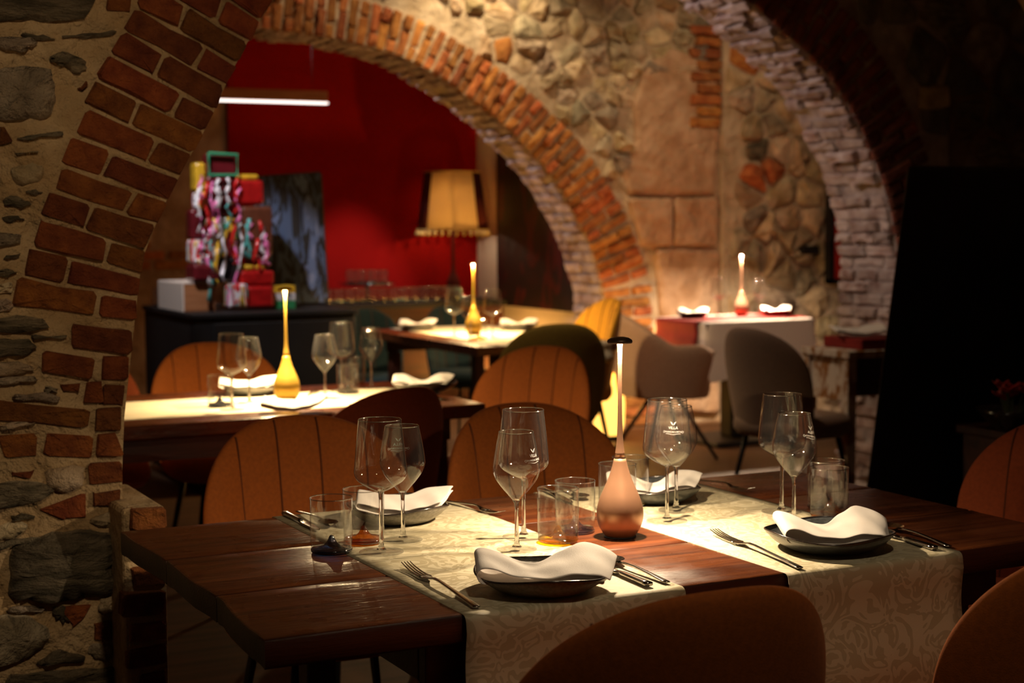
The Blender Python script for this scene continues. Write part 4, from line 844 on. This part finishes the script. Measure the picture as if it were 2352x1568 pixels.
# ================================================================== SIDEBOARD, SCULPTURE AND PAINTING
SB = empty('sideboard', (2.55, 8.15, 0), 0, 'black sideboard carrying the colourful sculpture', 'sideboard')
MB().box((-.43, -.48, .05), (.42, .50, .875), .006).build('body', 'black', SB); MB().box((-.44, -.49, .875), (.43, .51, .90), .005).build('top', 'black', SB)
for i in range(2): d = MB().box((-.33+.375*i, -.492, .10), (.03+.375*i, -.480, .85), .004).build('door', 'black', SB); MB().tube([(.0+.07*i, -.515, .5), (.0+.07*i, -.49, .5)], .008, 8).build('knob', 'steel', d)
MB().box((-.33, -.46, 0), (.40, .48, .05)).build('plinth', 'black', SB)
def streaks(name, cols, scale, st=(1, 1, .25), rough=.35, seed=0):
    m, nt, N, L, B = nodes(name); g = N.new('ShaderNodeNewGeometry'); mp = N.new('ShaderNodeMapping'); mp.inputs['Scale'].default_value = st; mp.inputs['Location'].default_value = (seed, seed*2, 0); L.new(g.outputs['Position'], mp.inputs[0])
    n = N.new('ShaderNodeTexNoise'); n.inputs['Scale'].default_value = scale; n.inputs['Detail'].default_value = 3; n.inputs['Distortion'].default_value = .6; L.new(mp.outputs[0], n.inputs['Vector'])
    r = N.new('ShaderNodeValToRGB'); e = r.color_ramp.elements; r.color_ramp.interpolation = 'CONSTANT'
    while len(e) < len(cols): e.new(.5)
    for i, c in enumerate(cols): e[i].position = .28+.44*i/len(cols) if i else 0; e[i].color = (*c, 1)
    L.new(n.outputs[0], r.inputs[0]); L.new(r.outputs[0], B.inputs['Base Color']); B.inputs['Roughness'].default_value = rough; return m
RED, WH, PK, TL, YL, BK, GN, MR = (.60, .02, .02), (.80, .78, .80), (.80, .20, .45), (.10, .45, .42), (.75, .45, .03), (.02, .02, .02), (.03, .25, .10), (.16, .012, .015)
M['pour1'] = streaks('poured_paint_red', [RED, MR, WH, RED, PK, MR], 14, seed=1); M['pour2'] = streaks('poured_paint_mixed', [WH, PK, TL, RED, WH, YL, BK], 16, seed=5); M['pour3'] = streaks('poured_paint_dark', [BK, MR, WH, GN, YL, MR], 12, seed=9); M['pour4'] = streaks('poured_paint_yellow', [YL, RED, YL, WH, RED], 12, seed=3)
SC = empty('sculpture', (2.56, 7.9, .901), 0, 'tall stacked sculpture of bright boxes dripping with poured paint', 'sculpture'); YS = 7.88
def pbox(u0, v0, u1, v1, y0, y1, mat, name='block', par=None, bev=.012):
    a, b = py(u0, v1, YS), py(u1, v0, YS); m_ = MB().box((a.x, y0, a.z), (b.x, y1, b.z), bev); m_.V = rel(m_.V, par or SC); return m_.build(name, mat, par or SC)
for nm, c in (('b_red', (.50, .012, .012)), ('b_maroon', (.14, .01, .015)), ('b_yellow', YL), ('b_brown', (.16, .05, .025)), ('b_black', BK)): M[nm] = pm('block_'+nm[2:], c, tuple(x*.7 for x in c), 30, .3, coat=.4)
for q in [(514, 650, 560, 707, 7.80, 7.93, 'pour2'), (562, 655, 622, 707, 7.82, 7.96, 'b_red'), (440, 606, 500, 646, 7.84, 8.0, 'b_maroon'), (500, 590, 548, 650, 7.88, 8.02, 'b_black'), (548, 620, 626, 656, 7.84, 7.98, 'b_red'), (560, 606, 608, 622, 7.85, 7.96, 'b_yellow'), (572, 588, 612, 606, 7.86, 7.96, 'b_red'), (442, 550, 478, 606, 7.90, 8.0, 'pour2'), (444, 480, 478, 550, 7.92, 8.02, 'b_maroon'), (478, 498, 552, 592, 7.88, 8.02, 'pour3'),
          (552, 474, 622, 588, 7.85, 7.99, 'b_brown'), (478, 404, 536, 500, 7.89, 8.02, 'b_maroon'), (454, 372, 478, 440, 7.92, 8.02, 'b_yellow'), (456, 440, 480, 482, 7.90, 8.02, 'pour4'), (536, 414, 604, 470, 7.86, 8.0, 'b_red'), (544, 400, 596, 414, 7.88, 8.0, 'b_yellow'), (478, 352, 544, 404, 7.88, 7.99, 'b_maroon'), (452, 592, 500, 608, 7.86, 7.98, 'pour4')]: pbox(*q, bev=.016)
for nm, c in (('d_white', WH), ('d_pink', PK), ('d_teal', TL), ('d_yellow', YL), ('d_red', RED)): M[nm] = pm('paint_'+nm[2:], c, None, 5, .2, coat=.5)
rg = random.Random(5)
for i in range(34):
    u = rg.choice((rg.uniform(445, 500), rg.uniform(470, 550), rg.uniform(500, 552), rg.uniform(550, 615))); v = rg.uniform(400, 560) if u < 550 else rg.uniform(474, 560); l = rg.uniform(40, 150); n_ = 7; P = []; rr = []
    for k in range(n_): P.append(py(u+5*math.sin(k*1.3+i)+rg.uniform(-2, 2), min(v+l*k/(n_-1), 705), 7.85)); rr.append(rg.uniform(.005, .012))
    rr[-1] = .014; m_ = MB().tube(P, rr, 8); m_.V = rel(m_.V, SC); m_.build('paint_drip', rg.choice(('d_white', 'd_white', 'd_white', 'd_pink', 'd_pink', 'd_teal', 'd_yellow', 'd_red')), SC, smooth=True)
fr = [py(u, v, 7.86) for u, v in [(479, 352), (545, 356), (545, 402), (480, 402), (479, 352)]]; m_ = MB().tube(fr, .009, 8); m_.V = rel(m_.V, SC); m_.build('frame', pm('green_paint', (.03, .28, .14), None, 5, .3), SC)
M['pine'] = pm('pine_wood', (.36, .14, .05), (.46, .2, .08), 6, .6, stretch=(1, 6, 6)); M['pale'] = pm('pale_wood', (.72, .62, .52), None, 6, .7)
WB = empty('wooden_box', (2.21, 8.11, .901), 0, 'wooden wine box with a pale end beside the sculpture', 'box'); a, b = py(367, 705, 7.75), py(480, 637, 7.75); hh = b.z-a.z
MB().box((-.08, -.24, 0), (.08, .24, hh), .003).build('crate', 'pine', WB); MB().box((-.088, -.242, 0), (-.08, .242, hh+.001), .001).build('end_panel', 'pale', WB); MB().box((-.086, -.242, hh), (.082, .242, hh+.006), .001).build('lid', 'pale', WB)
a, b = py(630, 707, 7.86), py(677, 655, 7.86); PB = empty('painted_box', ((a.x+b.x)/2, 7.9, .901), 0, 'small yellow, black and green box at the right of the sculpture', 'box'); w_ = (b.x-a.x)/2; h_ = b.z-.901
for n_, z0_, z1_, c_ in (('bottom_band', 0, .35, GN), ('middle_band', .35, .68, BK), ('lid', .68, 1, YL)): MB().box((-w_, -.05, h_*z0_), (w_, .05, h_*z1_), .003).build(n_, pm('box_'+n_, c_, WH if n_ == 'middle_band' else None, 25, .4), PB)
M['canvas_blue'] = streaks('blue_black_canvas', [BK, BK, (.07, .11, .20), BK, (.12, .17, .29), (.22, .27, .40)], 13, (1, 1, .13), .5, 4)
BP = empty('painting', (2.86, 8.18, .901), 0, 'black and slate blue abstract canvas leaning behind the sculpture', 'painting')
pa = [py(590, 408, 8.30), py(736, 398, 8.30), py(753, 703, 8.16), py(590, 706, 8.16)]; pb = [p+Vector((0, .03, 0)) for p in pa]; pa[2].z = pa[3].z = pb[2].z = pb[3].z = .914
link('canvas', mesh('canvas', rel(pa+pb, BP), [[3, 2, 1, 0], [4, 5, 6, 7], [0, 1, 5, 4], [1, 2, 6, 5], [2, 3, 7, 6], [3, 0, 4, 7]]), 'canvas_blue', BP)
m_ = MB()
for a, b in ((0, 1), (1, 2), (2, 3), (3, 0)): m_.tube([pa[a]+Vector((0, .014, 0)), pa[b]+Vector((0, .014, 0))], .012, 6)
m_.V = rel(m_.V, BP); m_.build('edge', 'black', BP)
for i in range(4): tumbler(Vector((2.17+.09*(i % 2), 8.42+.09*(i//2), .9005)), 'smoke', 'clear tumbler on the left end of the black sideboard, behind the brick pier', 'tumblers on the black sideboard')

# ================================================================== RED ROOM: counter, lamp, trays, dark painting, light bar
CT = empty('counter', (4.35, 10.7, 0), 0, 'low dark counter along the red wall', 'counter')
MB().box((-.9, -.25, .0), (.85, .25, .73), .005).build('body', 'wood_edge', CT); MB().box((-.92, -.27, .73), (.87, .27, .77), .004).build('top', 'black', CT)
for i in range(16):
    for j in range(2): tumbler(Vector((3.62+.082*i, 10.52+.1*j, .7705)), 'smoke', 'clear tumbler in the rows standing on the counter before the red wall', 'tumblers in rows on the counter')
TR = empty('serving_tray', (4.27, 10.80, .7705), 0, 'round silver tray on a stem above the glass rows', 'tray')
MB().lathe([(.0001, 0), (.07, 0), (.07, .006), (.014, .02), (.012, .10), (.03, .115), (.0001, .115)], 24).build('stem', 'steel', TR, smooth=True); MB().lathe([(.0001, .115), (.18, .115), (.215, .128), (.21, .132), (.175, .121), (.0001, .121)], 40).build('dish', 'steel', TR, smooth=True)
for i in range(9):
    a = i*2*math.pi/8; r_ = .125 if i < 8 else 0; tumbler(Vector((4.27+r_*math.cos(a), 10.80+r_*math.sin(a), .8925)), 'smoke', 'clear glass crowded on the round silver tray', 'glasses on the silver tray')
sb_, stp = py(1040, 527, 10.72), py(1040, 395, 10.72); SL = empty('shaded_lamp', (sb_.x, 10.72, .7705), R_(-25), 'tall lamp with a cream and dark red bobble shade before the red wall', 'lamp')
H0, H1 = sb_.z-.7705, stp.z-.7705
MB().lathe([(.0001, 0), (.08, 0), (.085, .012), (.05, .03), (.03, .05), (.045, .09), (.05, .12), (.03, .17), (.017, .20), (.013, .26), (.013, H0+.1)], 28).build('stem', 'shade_r', SL, smooth=True)
NP = 8
for i in range(NP):
    a0, a1_ = i*2*math.pi/NP, (i+1)*2*math.pi/NP; V = []; F = []
    for z, r_ in ((H0, .265), (H1, .205)):
        for k in range(5): a = a0+(a1_-a0)*k/4; V.append((r_*math.cos(a), r_*math.sin(a), z))
    for k in range(4): F.append([k, k+1, 6+k, 5+k])
    pn = link('shade_panel', mesh('shade_panel', V, F, True), 'shade_r' if i in (4, 7) else 'shade', SL); sd = pn.modifiers.new('t', 'SOLIDIFY'); sd.thickness = .003
for z, r_ in ((H0, .267), (H1, .207)): MB().tube([(r_*math.cos(a), r_*math.sin(a), z) for a in [2*math.pi*i/32 for i in range(33)]], .005, 6, False).build('trim', 'gold', SL)
for i in range(30): a = 2*math.pi*i/30; MB().lathe([(.0001, -.045), (.008, -.040), (.012, -.030), (.009, -.020), (.003, -.014), (.003, 0)], 8, (.267*math.cos(a), .267*math.sin(a), H0)).build('bobble', 'gold', SL, smooth=True)
MB().lathe([(.0001, H1-.01), (.203, H1-.01)], 32).build('light_stop_disc', 'shade', SL); lb = bpy.data.lights.new('shade_bulb', 'POINT'); lb.energy = 6; lb.color = (1, .76, .45); lb.shadow_soft_size = .03; lo = bpy.data.objects.new('shade_bulb', lb); COL.objects.link(lo); lo.parent = SL; lo.location = (0, 0, H0+.10)  # disc added over the shade to hold the bulb's light off the wall
M['canvas_dark'] = streaks('dark_red_canvas', [(.010, .006, .006), (.02, .006, .006), (.012, .006, .006), (.06, .006, .006), (.015, .006, .006)], 3, (1, 1, .5), .5, 2)
DP = empty('painting', (5.285, 10.0, .72), 0, 'large near black canvas with red smears on the side wall of the red room', 'painting'); MB().box((-.03, -.62, 0), (0, .67, 1.45), .004).build('canvas', 'canvas_dark', DP)
a, b = py(498, 232, 10.2), py(750, 241, 10.2); LB = empty('light_bar', (a.x, 10.2, a.z), 0, 'white linear light bar hanging before the red wall', 'light'); w_ = b.x-a.x
MB().box((0, -.03, .012), (w_, .03, .085), .003).build('housing', 'pine', LB); MB().box((.0, -.024, .0), (w_+.005, .024, .012), .003).build('diffuser', 'ledw', LB)
for x in (.1, w_-.1): MB().tube([(x, 0, .08), (x, 0, 3.3-a.z)], .002, 6).build('wire', 'black', LB)
# amber floor uplights at the foot of the far arch and in the red room
def uplight(P, aim, watts, label):
    o = empty('floor_uplight', P, 0, label, 'light', 'amber floor uplights'); MB().lathe([(.0001, 0), (.06, 0), (.06, .07), (.05, .075), (.048, .05), (.0001, .05)], 24).build('can', 'black_metal', o, smooth=True); MB().lathe([(.0001, .055), (.047, .055)], 24).build('lens', emit('amber_lens', AMBER, 6), o)
    l = spot('uplight_beam', (P[0], P[1], P[2]+.08), aim, watts, AMBER, 165, .3, .03)
LN = empty('floor_lantern', (4.93, 8.46, 0), 0, 'glowing amber glass lantern on the floor behind the chair legs', 'lantern')
MB().lathe([(.0001, .0), (.10, 0), (.10, .03), (.0001, .03)], 28).build('base', 'black_metal', LN, smooth=True); MB().lathe([(.075, .03), (.095, .10), (.10, .22), (.085, .34), (.055, .40), (.0001, .41)], 28).build('glass', emit('amber_glow', (1, .50, .09), 2.6), LN, smooth=True)
l = bpy.data.lights.new('lantern_light', 'POINT'); l.energy = 13; l.color = AMBER; l.shadow_soft_size = .1; lo = bpy.data.objects.new('lantern_light', l); COL.objects.link(lo); lo.parent = LN; lo.location = (0, 0, .52)
uplight((5.08, 10.05, 0), (4.95, 10.1, 2), 50, 'amber floor uplight under the dark painting')
# small wall fittings
a, b = py(1842, 584, 8.80), py(1880, 564, 8.80); so = MB().box((a.x, 8.79, a.z), (b.x, 8.86, b.z), .003).build('wall_switch', 'black'); tag(so, 'small black switch plate on the rubble wall', 'switch')
a, b = py(1898, 652, 8.78), py(1990, 440, 8.78); RP = empty('red_curtain_panel', (a.x, 8.76, a.z), 0, 'narrow red curtain in a dark frame beside the whitewashed arch', 'curtain')
M['curtain'] = pm('red_curtain', (.55, .015, .012), (.62, .03, .02), 14, .8, stretch=(6, 1, .5)); MB().box((.03, 0, .03), (b.x-a.x, .03, b.z-a.z)).build('curtain', 'curtain', RP); MB().box((0, -.02, 0), (.035, .04, b.z-a.z)).build('frame_post', 'black', RP); MB().box((0, -.02, 0), (b.x-a.x, .04, .035)).build('frame_sill', 'black', RP)
